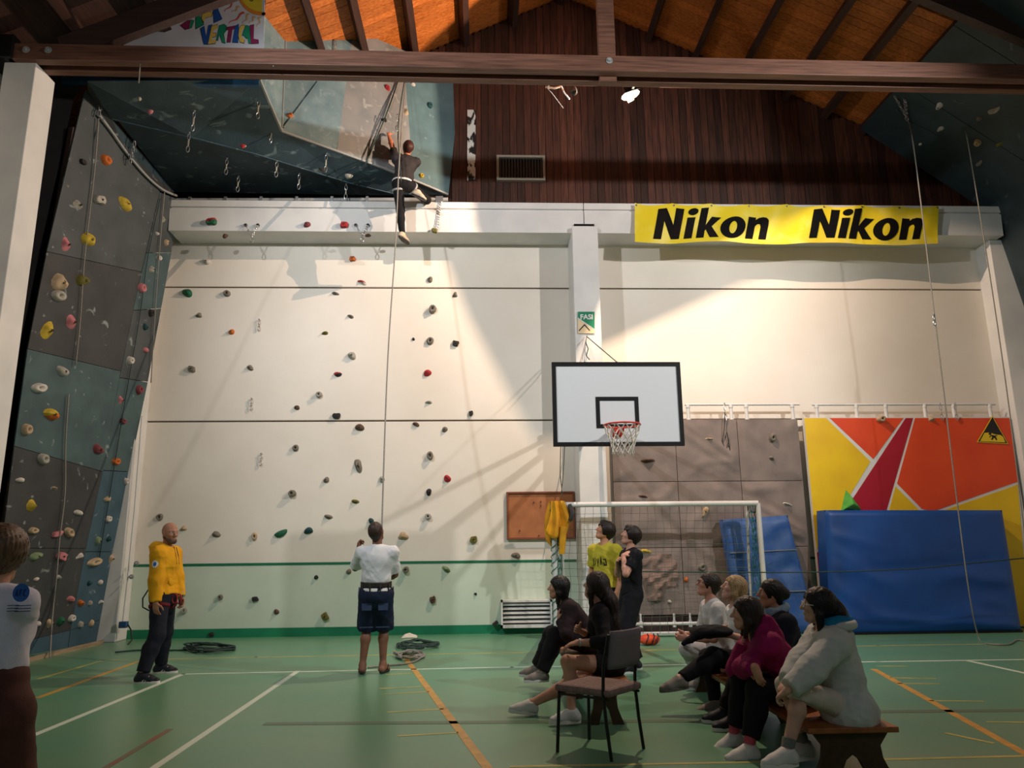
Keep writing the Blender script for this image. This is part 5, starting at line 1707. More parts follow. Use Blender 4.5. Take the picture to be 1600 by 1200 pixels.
def skin(c):
    k = 'skin_%d_%d_%d' % c
    m = mat(k, c, tuple(int(v * .9) for v in c), rough=.55, scale=12, spec=.35)
    return m


def cloth(n, c, c2=None, rough=.85):
    return mat('cloth_' + n, c, c2 or tuple(int(v * .82) for v in c), rough=rough, scale=9, bump=.15, bscale=90, spec=.25)


def ik(a, b, l1, l2, pole):
    d = b - a
    L = np.linalg.norm(d)
    L2 = min(L, (l1 + l2) * .999)
    dn = d / L
    b = a + dn * L2
    x = (l1 * l1 - l2 * l2 + L2 * L2) / (2 * L2)
    y = math.sqrt(max(l1 * l1 - x * x, 0))
    p = pole - dn * (pole @ dn)
    return a + dn * x + nrm(p) * y, b


def folds(seed, amp, fr=26.0, U=(0, 0, 1)):
    rs = random.Random(seed)
    ks = [np.array([rs.uniform(-1, 1), rs.uniform(-1, 1), rs.uniform(-1.4, 1.4)]) * fr for _ in range(5)]
    ph = [rs.uniform(0, 6.28) for _ in range(5)]

    amp = amp * .72

    def f(X):
        w = .06 * np.sin(X @ np.array([11, 7, 9.]) + ph[0])
        o = 0
        for k, p in zip(ks, ph):
            sv = np.sin(X @ k + p + w * 20)
            o = o + (1 - np.abs(sv)) ** 2 * .5
        return -amp * (o - .8)
    return f


def person(label, pelvis, heading, H=1.72, lean=0, curve=0, side=0, twist=0, head=(0, 0), tilt=0, feet=None, knees=None, hands=None, elbows=None, sk=(196, 150, 122), bw=1.0, shw=.175,
           top=None, bottom=None, shoes=None, hair=None, h=.0085, group=None, lift_head=0, female=False, hand_dir=None, curl=(.5, .5), extras=None, show_eyes=True, hand_vis=(True, True)):
    g = H / 1.75
    P = A(pelvis)
    th = math.radians(heading)
    F0, L0, Z = np.array([math.cos(th), math.sin(th), 0]), np.array([-math.sin(th), math.cos(th), 0]), np.array([0, 0, 1.])
    base = Vector((P[0], P[1], 0)) if P[2] < 2 else Vector(P)
    root = thing('person', label, 'person', base, group)

    def updir(l, sd):
        l, sd = math.radians(l), math.radians(sd)
        return nrm(Z * math.cos(l) * math.cos(sd) + F0 * math.sin(l) + L0 * math.sin(sd))
    U1, U2 = updir(lean, side), updir(lean + curve, side)
    tw = math.radians(twist)
    Lt = nrm(L0 * math.cos(tw) - F0 * math.sin(tw))
    Lt = nrm(Lt - U2 * (Lt @ U2))
    Ft = np.cross(Lt, U2)
    F1 = nrm(F0 - U1 * (F0 @ U1))
    W = P + U1 * .15 * g
    Ch = W + U2 * .21 * g
    Nk = Ch + U2 * .165 * g
    ya, pi_ = math.radians(head[0]), math.radians(head[1])
    hd = th + tw + ya
    Hh = np.array([math.cos(hd), math.sin(hd), 0])
    hl = np.array([-math.sin(hd), math.cos(hd), 0])
    hf = nrm(Hh * math.cos(pi_) + Z * math.sin(pi_))
    hu = np.cross(hf, hl)
    if tilt:
        a = math.radians(tilt)
        hl, hu = hl * math.cos(a) + hu * math.sin(a), hu * math.cos(a) - hl * math.sin(a)
    hb = Nk + nrm(U2 * .6 + Z * .4 + hf * .15) * .075 * g
    hc = hb + hu * .085 * g + hf * .018 * g
    ax, hax, pax = (Ft, Lt, U2), (hf, hl, hu), (F1, L0, U1)
    B = Field()
    SH = [Ch + U2 * .088 * g + Lt * s * shw * g for s in (1, -1)]
    HP = [P + L0 * s * .085 * g - U1 * .02 for s in (1, -1)]
    EL, WR_, KN, AN, TOE = [], [], [], [], []
    for i, s in enumerate((1, -1)):
        e, w = ik(SH[i], A(hands[i]), .285 * g, .25 * g, A(elbows[i]) if elbows else (-F0 * .6 - Z * .5 + L0 * s * .5))
        EL.append(e); WR_.append(w)
        f = feet[i]
        an = A(f[0])
        k, an = ik(HP[i], an, .43 * g, .415 * g, A(knees[i]) if knees else F0)
        KN.append(k); AN.append(an)
        ta, tp = math.radians(f[1]), math.radians(f[2] if len(f) > 2 else 0)
        TOE.append(np.array([math.cos(ta) * math.cos(tp), math.sin(ta) * math.cos(tp), math.sin(tp)]))

    # ---- body
    def torso(Fd, m, full=True, k=.05, pc=None):
        Fd.ell(P - U1 * .01, pax, (.118 * g * bw + m, .165 * g * (bw if not female else bw * 1.08) + m, .125 * g + m), k, pc)
        Fd.ell(W + U1 * .02, pax, (.105 * g * bw + m, .142 * g * bw + m, .15 * g + m), k, pc)
        Fd.ell(Ch - U2 * .01, ax, (.112 * g * bw + m, .160 * g * bw + m, .165 * g + m), k)
        if female and full:
            for s in (1, -1):
                Fd.ell(Ch + Ft * .085 * g + Lt * s * .07 * g - U2 * .02, ax, (.055 + m * .6, .06 + m * .6, .06 + m * .6), .04)
        for i in (0, 1):
            Fd.cone(Nk - U2 * .055 * g, SH[i], .056 * g + m, .055 * g + m, .05)
        return Fd
    torso(B, 0)
    B.cone(Nk - U2 * .04, hb + hu * .03 * g, .056 * g, .052 * g, .03)
    for i, s in enumerate((1, -1)):
        B.cone(SH[i], EL[i], .050 * g, .039 * g, .03)
        mid = EL[i] * .7 + WR_[i] * .3
        B.cone(EL[i], mid, .039 * g, .041 * g, .02).cone(mid, WR_[i], .041 * g, .026 * g, .02)
        B.cone(HP[i], KN[i], .088 * g * (1.05 if female else 1), .056 * g, .04)
        sh = nrm(AN[i] - KN[i])
        bk = nrm(-TOE[i] - sh * (-TOE[i] @ sh))
        cf = KN[i] + (AN[i] - KN[i]) * .32 + bk * .018 * g
        B.cone(KN[i], cf, .054 * g, .055 * g, .03).cone(cf, AN[i], .055 * g, .034 * g, .03)
        fu = nrm(Z - TOE[i] * TOE[i][2]) if abs(TOE[i][2]) < .9 else F0
        hl_ = AN[i] - fu * .045 * g - TOE[i] * .04 * g
        bl = AN[i] - fu * .055 * g + TOE[i] * .10 * g
        tp = AN[i] - fu * .060 * g + TOE[i] * .165 * g
        B.cone(AN[i], hl_, .034 * g, .033 * g, .03).cone(hl_, bl, .033 * g, .032 * g, .03, flat=(fu, .8)).cone(bl, tp, .034 * g, .024 * g, .02, flat=(fu, .6)).cone(AN[i], bl, .034 * g, .026 * g, .03)
        # hand
        if hand_dir and hand_dir[i] is not None:
            hdn, pn = nrm(A(hand_dir[i][0])), A(hand_dir[i][1])
        else:
            hdn = nrm(WR_[i] - EL[i])
            pn = -L0 * s * .8 - F0 * .3
        pn = nrm(pn - hdn * (pn @ hdn))
        sd = np.cross(hdn, pn) * (1 if s < 0 else -1)   # thumb side
        c = curl[i]
        q = .92 * g
        pc = WR_[i] + hdn * .048 * q
        B.ell(pc, (hdn, sd, pn), (.055 * q, .042 * q, .017 * q), .012)
        B.cone(WR_[i], pc, .026 * g, .022 * g, .015, flat=(pn, .75))
        for j, (o, ln) in enumerate(((.030, .078), (.010, .088), (-.010, .082), (-.029, .064))):
            p0 = WR_[i] + hdn * (.088 - .006 * abs(j - 1)) * q + sd * o * q
            a0 = c * .9
            r = .0095 * q
            for sg, fr in enumerate((.45, .32, .23)):
                dr = hdn * math.cos(a0) + pn * math.sin(a0) + sd * (o * 1.2)
                p1 = p0 + nrm(dr) * ln * fr * q
                B.cone(p0, p1, r, r * .92, .006)
                p0, r = p1, r * .92
                a0 += c * (1.2 if sg == 0 else .9)
        t0 = WR_[i] + hdn * .022 * q + sd * .028 * q
        t1 = t0 + nrm(hdn * .6 + sd * .75 + pn * .25) * .042 * q
        t2 = t1 + nrm(hdn * .85 + sd * .3 + pn * (.25 + .4 * c)) * .034 * q
        t3 = t2 + nrm(hdn * .9 + sd * .0 + pn * (.25 + .7 * c)) * .026 * q
        B.cone(t0, t1, .0135 * q, .0115 * q, .012).cone(t1, t2, .0115 * q, .0105 * q, .006).cone(t2, t3, .0105 * q, .0085 * q, .006)
    # head with face
    B.ell(hc + hu * .028 * g - hf * .012 * g, hax, (.098 * g, .078 * g, .092 * g), .02)
    B.cone(hc + hf * .032 * g - hu * .012 * g, hc + hf * .058 * g - hu * .088 * g, .062 * g, .034 * g, .03)
    for s in (1, -1):
        B.cone(hc - hf * .01 * g + hl * s * .052 * g - hu * .045 * g, hc + hf * .05 * g + hl * s * .018 * g - hu * .092 * g, .022 * g, .022 * g, .03)
        B.ell(hc + hf * .062 * g + hl * s * .036 * g - hu * .022 * g, hax, (.028 * g, .024 * g, .02 * g), .02)      # cheek
        B.cone(hc + hf * .086 * g + hl * s * .014 * g + hu * .03 * g, hc + hf * .07 * g + hl * s * .05 * g + hu * .026 * g, .011 * g, .009 * g, .014)   # brow
        ec = hc - hf * .006 * g + hl * s * .076 * g - hu * .006 * g
        B.ell(ec, (nrm(hf + hl * s * .3), nrm(hl * s - hf * .3), hu), (.019 * g, .008 * g, .033 * g), .008)
    B.cone(hc + hf * .091 * g + hu * .018 * g, hc + hf * .116 * g - hu * .026 * g, .0085 * g, .0125 * g, .012)
    for s in (1, -1):
        B.ell(hc + hf * .101 * g + hl * s * .011 * g - hu * .029 * g, hax, (.011 * g, .009 * g, .008 * g), .006)
    B.ell(hc + hf * .088 * g - hu * .052 * g, hax, (.013 * g, .024 * g, .006 * g), .008)
    B.ell(hc + hf * .086 * g - hu * .064 * g, hax, (.013 * g, .022 * g, .007 * g), .008)
    for s in (1, -1):
        B.sub(hc + hf * .096 * g + hl * s * .032 * g + hu * .008 * g, hax, (.014 * g, .018 * g, .012 * g), .01)
    sdf_obj('body', B, h, skin(sk), root)
    if show_eyes:
        for s in (1, -1):
            e = hc + hf * .076 * g + hl * s * .032 * g + hu * .008 * g
            mb = MB().lathe(e, hf, [(.001, -.012), (.0115, -.004), (.0125, .002), (.0105, .0075), (.0065, .0105)], 10)
            mb.lathe(e, hf, [(.006, .0104), (.0058, .0112), (.001, .0118)], 8, mi=1)
            mb.build('eye', [mat('eye_white', (214, 208, 200), rough=.3), mat('eye_dark', (36, 26, 22), rough=.2)], root, smooth=True, angle=180)
    info = dict(P=P, W=W, Ch=Ch, Nk=Nk, SH=SH, EL=EL, WR=WR_, HP=HP, KN=KN, AN=AN, hc=hc, hf=hf, hl=hl, hu=hu, F0=F0, L0=L0, U1=U1, U2=U2, Ft=Ft, Lt=Lt, g=g, root=root, torso=torso, TOE=TOE, Z=Z, F1=F1)
    sd0 = int(abs(P[0] * 100 + P[1] * 37)) + 3
    # ---- upper garment
    if top:
        m = top.get('m', .016)
        T = Field()
        hem = top.get('hem', -.06)
        hp = [(P + U1 * hem * g, -U1)]
        torso(T, m, pc=hp)
        for i, s in enumerate((1, -1)):
            r = top.get('r', .0)
            if top['kind'] == 'tee':
                e = SH[i] + (EL[i] - SH[i]) * top.get('sl', .62)
                T.cone(SH[i], e, .052 * g + m * .75, .050 * g + m * .8 + r, .04, endcut=0)
            else:
                w = EL[i] + (WR_[i] - EL[i]) * top.get('sl', .97)
                T.cone(SH[i], EL[i], .052 * g + m * 1.15, .044 * g + m * 1.1 + r, .05).cone(EL[i], w, .044 * g + m * 1.1 + r, .032 * g + m * .9 + r * .6, .03, endcut=0)
        if top.get('skirt'):
            T.ell(P - U1 * .06 - F0 * .0, pax, (.14 * g * bw + m, .19 * g * bw + m, .15), .06, hp)
        if top.get('hood'):
            hcn = Nk - Ft * .080 * g + U2 * .012
            T.cone(hcn + Lt * .09 * g + Ft * .06, hcn - Ft * .035 + Lt * .045, .036, .052, .03).cone(hcn - Ft * .035 + Lt * .045, hcn - Ft * .035 - Lt * .045, .052, .052, .03).cone(hcn - Ft * .035 - Lt * .045, hcn - Lt * .09 * g + Ft * .06, .052, .036, .03)
            T.ell(hcn - Ft * .04 - U2 * .07, ax, (.06, .11, .10), .05)
        if top.get('hoodbase'):
            T.ell(Nk - Ft * .085 - U2 * .075, ax, (.085, .145, .085), .05)
        T.sub(Nk + U2 * .045 * g + Ft * .035 * g, ax, (.075 * g, .068 * g, .075 * g) if not top.get('collar') else (.062 * g, .06 * g, .05 * g), .01)
        o = sdf_obj(top.get('name', 'shirt'), T, top.get('h', .010), top['mat'], root, folds(sd0, top.get('folds', .007)))
        info['top'] = o
    if bottom:
        m = bottom.get('m', .014)
        D = Field()
        wp = [(P + U1 * bottom.get('waist', ((top or {}).get('hem', 0) + .035)) * g, U1)]
        D.ell(P - U1 * .01, pax, (.118 * g * bw + m, .165 * g * (bw if not female else bw * 1.08) + m, .13 * g + m), .05, wp)
        D.ell(W - U1 * .02, pax, (.108 * g * bw + m, .145 * g * bw + m, .12 * g), .05, wp)
        for i in (0, 1):
            r = bottom.get('r', 0)
            e = bottom.get('len', .93)
            D.cone(HP[i], KN[i] if bottom['kind'] != 'shorts' else HP[i] + (KN[i] - HP[i]) * e, .092 * g + m, .060 * g + m + r * .6, .04, endcut=(0 if bottom['kind'] == 'shorts' else None))
            if bottom['kind'] == 'trousers':
                an = KN[i] + (AN[i] - KN[i]) * e
                sh = nrm(AN[i] - KN[i])
                bk = nrm(-TOE[i] - sh * (-TOE[i] @ sh))
                cf = KN[i] + (AN[i] - KN[i]) * .35 + bk * .014 * g
                if e < .4:
                    D.cone(KN[i], an, .060 * g + m, .060 * g + m, .03, endcut=0)
                    continue
                D.cone(KN[i], cf, .060 * g + m + r * .4, .058 * g + m + r * .7, .04).cone(cf, an, .058 * g + m + r * .7, .040 * g + m + r, .04, endcut=0)
        o = sdf_obj(bottom.get('name', 'trousers'), D, .0105, bottom['mat'], root, folds(sd0 + 5, bottom.get('folds', .006), 20))
        info['bottom'] = o
    # ---- shoes
    if shoes:
        for i, s in enumerate((1, -1)):
            t = TOE[i]
            fu = nrm(Z - t * t[2]) if abs(t[2]) < .95 else nrm(F0)
            lt = np.cross(fu, t)
            an = AN[i]
            z0 = an - fu * .085 * g
            if shoes['kind'] == 'flipflop':
                pts = []
                for k in range(20):
                    a = 2 * PI * k / 20
                    x = .055 + .135 * math.cos(a)
                    y = (.046 if math.cos(a) > 0 else .036) * math.sin(a)
                    pts.append(Vector(z0 + t * x * g + lt * y * g + fu * .018))
                so = MB().slab(pts, .02, n=Vector(fu)).build('flip_flop', shoes['mat'], root, bevel=.004)
                mb = MB()
                for sy in (1, -1):
                    mb.tube([z0 + t * .14 * g + fu * .03, z0 + t * .09 * g + lt * sy * .03 + fu * .075, z0 + t * .03 * g + lt * sy * .043 + fu * .03], .008, 6)
                mb.build('strap', shoes['mat'], so, smooth=True)
                continue
            Sh = Field()
            hl_ = z0 + fu * .045 - t * .035 * g
            bl = z0 + fu * .036 + t * .105 * g
            tp = z0 + fu * .032 + t * .165 * g
            Sh.cone(an + fu * .012 - t * .008, hl_, .046 * g, .044 * g, .03, startcut=0).cone(an + fu * .0 + t * .01, bl, .044 * g, .040 * g, .04).cone(hl_, bl, .042 * g, .043 * g, .03).cone(bl, tp, .043 * g, .032 * g, .02, flat=(fu, .85))
            if shoes['kind'] == 'high':
                Sh.cone(an + fu * .05, an, .046 * g, .047 * g, .03, startcut=0)
            Sh.cut(z0 + fu * .018, -fu)
            so = sdf_obj('shoe', Sh, .008, shoes['mat'], root)
            if shoes.get('label'):
                so['label'] = shoes['label']
            pts = []
            for k in range(24):
                a = 2 * PI * k / 24
                c_ = math.cos(a)
                x = .058 + .142 * c_
                y = (.050 - .006 * (c_ - .4) ** 2 if c_ > 0 else .042) * (abs(math.sin(a)) ** .8) * (1 if math.sin(a) > 0 else -1)
                pts.append(Vector(z0 + t * x * g + lt * y * g + fu * .026))
            MB().slab(pts, .028, n=Vector(fu)).build('sole', shoes.get('sole', M_WHITE), so, bevel=.005)
            mb = MB()
            for k in range(4):
                c_ = z0 + t * (.05 + .024 * k) * g + fu * (.098 - .011 * k) * g
                mb.tube([c_ - lt * .022, c_ + fu * .006, c_ + lt * .022], .0035, 5)
            mb.build('laces', shoes.get('lace', M_WHITE), so, smooth=True)
            if shoes.get('stripe'):
                mb = MB()
                for sd_ in (1, -1):
                    for k in (0, 1):
                        q = [z0 + t * (.03 + .03 * k) * g + fu * .028 + lt * sd_ * .047, z0 + t * (.06 + .02 * k) * g + fu * .055 + lt * sd_ * .046, z0 + t * (.075 + .022 * k) * g + fu * .082 + lt * sd_ * .034]
                        mb.tube(q, .004, 5)
                mb.build('side_stripe', M_WHITE, so, smooth=True)
            if shoes.get('sock'):
                Sk = Field().cone(an + nrm(KN[i] - an) * shoes.get('sockh', .12), an, .046 * g, .041 * g, .02, startcut=0)
                sdf_obj('sock', Sk, .008, shoes['sock'], root)
    # ---- hair
    if hair and hair['kind'] != 'bald':
        Hr = Field()
        t = hair.get('t', .014)
        kind = hair['kind']
        cc = hc + hu * .030 * g - hf * .014 * g
        cr_ = (.098 * g + t, .078 * g + t, .093 * g + t)
        def face_cut(Fd):
            Fd.sub(hc + hf * (.105 + hair.get('ff', 0)) * g - hu * .055 * g, hax, (.085 * g, .088 * g, .105 * g), .012)
        Hr.ell(cc, hax, cr_, .02)
        Hr.cone(hc - hf * .055 * g + hu * .0, hc - hf * .052 * g - hu * .055 * g, .060 * g, .045 * g, .03)
        if kind in ('fringe',):
            Hr.ell(hc + hf * .055 * g + hu * .10 * g, hax, (.05, .065, .03), .03)
            for k in range(7):
                a = (k - 3) * .25
                p0 = hc + hu * .115 * g + hl * .05 * math.sin(a * 2)
                Hr.cone(p0, hc + hf * .088 * g + hl * .062 * math.sin(a * 2) + hu * (.048 + .012 * (k % 2)) * g, .022, .009, .015)
        if kind == 'curly':
            rs_ = random.Random(sd0)
            for k in range(60):
                v = np.array([rs_.gauss(0, 1), rs_.gauss(0, 1), rs_.gauss(.5, .8)])
                v = nrm(v)
                Hr.ell(cc + hf * v[0] * .094 * g + hl * v[1] * .078 * g + hu * v[2] * .094 * g, hax, (.019, .019, .019), .012)
        face_cut(Hr)
        if kind in ('long', 'bob'):
            Ln = hair.get('len', .40 if kind == 'long' else .22)
            dn = -Z
            bkd = -nrm(hf * .9 - Z * (hf @ Z) * .5)
            pts, rr = [], []
            for k in range(5):
                q = k / 4
                pts.append(hc - hf * .045 * g + hu * .02 * (1 - q) + dn * Ln * q - (Ft * (.075 + .05 * hair.get('back', 1) * min(1, q * 1.4)) * (q > .2) if kind == 'long' else hf * .012))
                rr.append((hair.get('w', .088) - hair.get('taper', .026) * q) * g)
            Hr.chain(pts, rr, .03, flat=(hf if kind == 'bob' else Ft, .62))
            for s in (1, -1):
                e = .16 if kind == 'bob' else hair.get('front', .24)
                Hr.chain([hc + hl * s * .075 * g + hu * .03 * g, hc + hl * s * .086 * g - hf * .0 - hu * .06 * g, hc + hl * s * .080 * g + hf * hair.get('fwd', .01) - Z * e], [.03 * g, .03 * g, .018 * g], .02, flat=(hl, .7))
        if kind == 'bun':
            Hr.ell(hc - hf * .115 * g + hu * .02 * g, hax, (.048, .052, .05), .02)
        if kind == 'pony':
            Hr.chain([hc - hf * .10 * g + hu * .03 * g, hc - hf * .135 * g - hu * .03 * g, hc - hf * .12 * g - hu * .18 * g], [.03, .035, .02], .02)

        def strand(X):
            q = X - hc
            a = np.arctan2(q @ hl, q @ -hf)
            return .0022 * np.sin(a * 34 + 3 * np.sin((q @ hu) * 30)) + .0022 * np.sin(a * 57 + (q @ hu) * 20)
        o = sdf_obj('hair', Hr, hair.get('h', .0075), hair['mat'], root, strand)
        info['hair'] = o
    if extras:
        extras(info)
    return info


def band(info, u0, u1, m, mt, name, r=.02):
    T = Field()
    info['torso'](T, r, False)
    T.cut(info['P'] + info['U1'] * u1, info['U1']).cut(info['P'] + info['U1'] * u0, -info['U1'])
    return sdf_obj(name, T, .0095, mt, info['root'])


def hairmat(n, c, c2):
    return mat('hair_' + n, c, c2, rough=.42, scale=30, bump=.25, bscale=120, stretch=(3, 3, .6), spec=.3)


H_BLK, H_DK, H_BR, H_BL, H_GB = hairmat('black', (10, 9, 11), (18, 15, 16)), hairmat('dark_brown', (26, 18, 16), (42, 29, 24)), hairmat('brown', (84, 64, 46), (122, 98, 72)), hairmat('blonde', (126, 100, 66), (170, 142, 100)), hairmat('grey_brown', (60, 46, 36), (92, 74, 56))
W_SOLE = mat('sole_white', (216, 214, 210), rough=.6)
SHOE_W = mat('shoe_white', (208, 208, 206), (190, 190, 190), rough=.6, scale=8)
SHOE_G = mat('shoe_grey', (136, 128, 120), (116, 108, 102), rough=.7, scale=8)
SHOE_D = mat('shoe_navy', (26, 30, 42), (18, 20, 30), rough=.6, scale=8)


def up(v, z):
    return Vector((v[0], v[1], z))


# 1 woman in white t-shirt, seen from behind at the left edge
def x_logo(I):
    o = I['top']
    R_, U_, c = Vector(-I['L0']), Vector((0, 0, 1)), Vector(I['Ch'])
    pc = S(34, 926, 3.2)
    fn = lambda a, b: Vector((pc.x, pc.y, pc.z)) + R_ * a + U_ * b
    d = Vector(I['F0'])
    ro = I['root']
    decal(o, fn, [(ell2(0, 0, .036, .036, 24), [])], mat('print_blue', (44, 96, 176), rough=.6), 'print_disc', ro, d, .004)
    inkb = mat('print_dark_blue', (20, 44, 104), rough=.6)
    L = {'A': [(-.3, -.5), (-.12, -.5), (-.06, -.2), (.06, -.2), (.12, -.5), (.3, -.5), (.08, .5), (-.08, .5)], 'F': [(-.25, -.5), (-.08, -.5), (-.08, -.1), (.16, -.1), (.16, .06), (-.08, .06), (-.08, .34), (.25, .34), (.25, .5), (-.25, .5)],
         'C': [(.25, -.34), (.25, -.5), (-.1, -.5), (-.28, -.3), (-.28, .3), (-.1, .5), (.25, .5), (.25, .34), (-.02, .34), (-.11, .22), (-.11, -.22), (-.02, -.34)]}
    for k, ch in enumerate('AFC'):
        decal(o, lambda a, b, k=k: fn((k - 1) * .0165 + a * .022, b * .026), [(L[ch], [])], inkb, 'print_letter', ro, d, .0065, 1)
    for k in range(3):
        decal(o, fn, [([(-.085, -.052 - k * .011), (.05, -.048 - k * .011), (.05, -.051 - k * .011), (-.085, -.055 - k * .011)], [])], inkb, 'print_text_line', ro, d, .004, 3)
    MB().tube([Vector(I['P'] + I['U1'] * .09 - I['F0'] * .10 - I['L0'] * (.10 + .004 * k)) for k in (0, 1)], .006, 6).build('pocket_rivet', M_BOLT, ro)


Y1 = 3.35
p1 = Vector((-2.045, Y1, .84))
person('woman with brown hair, white printed t-shirt and brown trousers at left edge, from behind', p1, 84, 1.58, lean=2, side=5, bw=1.0, female=True, head=(14, -4),
       feet=[(up(p1 + Vector((-.12, 0, 0)), .085), 95), (up(p1 + Vector((.13, -.02, 0)), .085), 70)], hands=[p1 + Vector((-.22, .46, .34)), p1 + Vector((-.17, .45, .33))], elbows=[(-.1, .2, -1), (-.1, .2, -1)],
       sk=(188, 140, 116), shw=.132, top=dict(kind='tee', mat=cloth('lavender_white', (206, 206, 222), (190, 190, 210)), m=.022, hem=.155, sl=.85, folds=.008), bottom=dict(kind='trousers', mat=cloth('brown', (84, 50, 44), (70, 42, 38)), r=.02, m=.026),
       shoes=dict(kind='shoe', mat=SHOE_D, sole=W_SOLE), hair=dict(kind='short', mat=hairmat('chestnut', (74, 54, 40), (108, 84, 62)), t=.030), h=.009, extras=x_logo)


# 2 man in yellow hoodie
def x_yellow(I):
    ro = I['root']
    mb = MB()
    c = I['P'] + I['U1'] * .04 + I['F0'] * .15
    harness_m = cloth('harness_red', (112, 30, 40))
    band(I, .045, .085, .0, M_BOLT, 'harness_belt', .026)
    for i in (0, 1):
        T = Field().cone(I['HP'][i] + (I['KN'][i] - I['HP'][i]) * .22, I['HP'][i] + (I['KN'][i] - I['HP'][i]) * .30, .088 * I['g'] + .026, .084 * I['g'] + .026, .01, endcut=0, startcut=0)
        sdf_obj('harness_leg_loop', T, .009, harness_m, ro)
    for k, o_ in enumerate(((.17, .09, -.02), (.18, .02, -.06), (.16, -.05, -.05))):
        q = I['P'] + I['F0'] * o_[0] + I['L0'] * o_[1] + I['Z'] * o_[2]
        MB().tube(ring_pts(Vector(q), Vector(I['F0']), Vector((0, 0, 1)), .03, .055), .009, 6, closed=True).build('carabiner', mat('gear_red', (150, 40, 48), rough=.4) if k else M_STEEL, ro, smooth=True)
    q = I['P'] + I['F0'] * -.12 - I['L0'] * .13
    MB().tube([q + I['Z'] * .06, q - I['F0'] * .06 - I['Z'] * .04, q - I['F0'] * .05 - I['Z'] * .14, q + I['F0'] * .03 - I['Z'] * .18], .008, 6).build('gear_sling', M_BOLT, ro, smooth=True)
    # round white badge on the sleeve
    a = I['SH'][1] + (I['EL'][1] - I['SH'][1]) * .38
    d = Vector(I['L0'])
    fn = lambda u, v: Vector(a) + Vector(I['F0']) * u + Vector((0, 0, 1)) * v
    decal(I['top'], fn, [(ell2(.01, 0, .036, .042, 18), [])], M_WHITE, 'sleeve_badge', ro, d, .004)
    decal(I['top'], fn, [(ell2(.01, 0, .018, .024, 14), [])], mat('print_blue', (44, 96, 176), rough=.6), 'badge_mark', ro, d, .007)
    # beard
    Bd = Field()
    g, hc, hf, hl, hu = I['g'], I['hc'], I['hf'], I['hl'], I['hu']
    Bd.cone(hc + hf * .064 * g - hu * .088 * g + hl * .02, hc + hf * .064 * g - hu * .088 * g - hl * .02, .032 * g, .032 * g, .02)
    for s in (1, -1):
        Bd.cone(hc + hf * .0 * g + hl * s * .060 * g - hu * .045 * g, hc + hf * .055 * g + hl * s * .026 * g - hu * .086 * g, .018 * g, .026 * g, .02)
    Bd.sub(hc + hf * .09 * g - hu * .056 * g, (hf, hl, hu), (.03 * g, .026 * g, .016 * g), .01)
    sdf_obj('beard', Bd, .007, mat('stubble', (70, 56, 48), (96, 76, 64), rough=.8, scale=40), ro)
    for s in (1, -1):
        MB().tube([Vector(I['Nk'] + I['Ft'] * .10 + I['Lt'] * s * .03), Vector(I['Nk'] + I['Ft'] * .135 + I['Lt'] * s * .035 - I['U2'] * .10), Vector(I['Nk'] + I['Ft'] * .155 + I['Lt'] * s * .03 - I['U2'] * .2)], .004, 5).build('drawstring', M_BOLT, ro)
    T = Field()
    T.ell(I['W'] + I['F1'] * .115 - I['U1'] * .02, (I['F1'], I['L0'], I['U1']), (.025, .12, .075), .02)
    sdf_obj('front_pocket', T, .009, MATS['cloth_yellow_hoodie'], ro)


p2 = Vector((-3.80, 9.33, .945))
HOOD_Y = cloth('yellow_hoodie', (222, 164, 26), (206, 146, 18))
person('bald man in yellow hoodie, dark jeans and climbing harness standing by the wall', p2, -3, 1.82, lean=-5, curve=6, bw=1.04, head=(-32, -4), feet=[(up(SF(250, 1052), .085), 2), (up(SF(221, 1067), .085), -4)],
       hands=[S(283, 940, 9.42), S(243, 944, 9.08)], elbows=[(-.6, .4, -.3), (-1, .3, -.1)], sk=(170, 122, 98), shw=.19, hand_dir=[None, ((.15, -.05, -1), (0.2, 1, 0))], curl=(.6, .35),
       top=dict(kind='long', mat=HOOD_Y, m=.030, hem=-.01, hood=True, name='hoodie', folds=.010, r=.006, sl=.95), bottom=dict(kind='trousers', mat=cloth('dark_denim', (28, 32, 46), (20, 23, 34)), r=.016, m=.016, name='jeans'),
       shoes=dict(kind='shoe', mat=SHOE_D, sole=W_SOLE, lace=M_BOLT, stripe=True, label='dark trainer with white side stripes'), hair=None, extras=x_yellow)


# 3 belayer in white t-shirt
def x_belay(I):
    band(I, .075, .135, 0, M_BOLT, 'harness_belt', .034)
    band(I, .03, .07, 0, M_WHITE, 'white_belt', .026)
    ro = I['root']
    for s in (1, -1):
        for k in (.06, .155):
            q = I['P'] - I['F0'] * (.135 if k < .1 else .09) + I['L0'] * s * k
            MB().tube([q + I['Z'] * .11, q - I['F0'] * .012 + I['Z'] * .05, q + I['Z'] * -.02], .009, 6).build('harness_strap', M_BOLT, ro, smooth=True)
        q = I['P'] + I['L0'] * s * .20
        MB().tube(ring_pts(Vector(q + I['Z'] * .0), Vector(I['F0']), Vector((0, 0, 1)), .05, .07), .007, 5, closed=True).build('gear_loop', M_BOLT if s < 0 else M_STEELP, ro, smooth=True)
    den = cloth('denim_light', (62, 78, 108), (48, 62, 90))
    for s, i in ((1, 0), (-1, 1)):
        fn = lambda u, v, s=s: Vector(I['P'] + I['L0'] * s * .095 - I['F0'] * .3) + Vector(I['L0']) * u + Vector((0, 0, 1)) * v
        decal(I['bottom'], fn, [([(-.055, -.19), (.055, -.19), (.06, -.11), (-.06, -.11)], [])], den, 'pocket_flap', ro, Vector(I['F0']), .006)
        decal(I['bottom'], fn, [([(-.08, -.385), (.08, -.385), (.08, -.372), (-.08, -.372)], [])], den, 'hem_stitch', ro, Vector(I['F0']), .004)


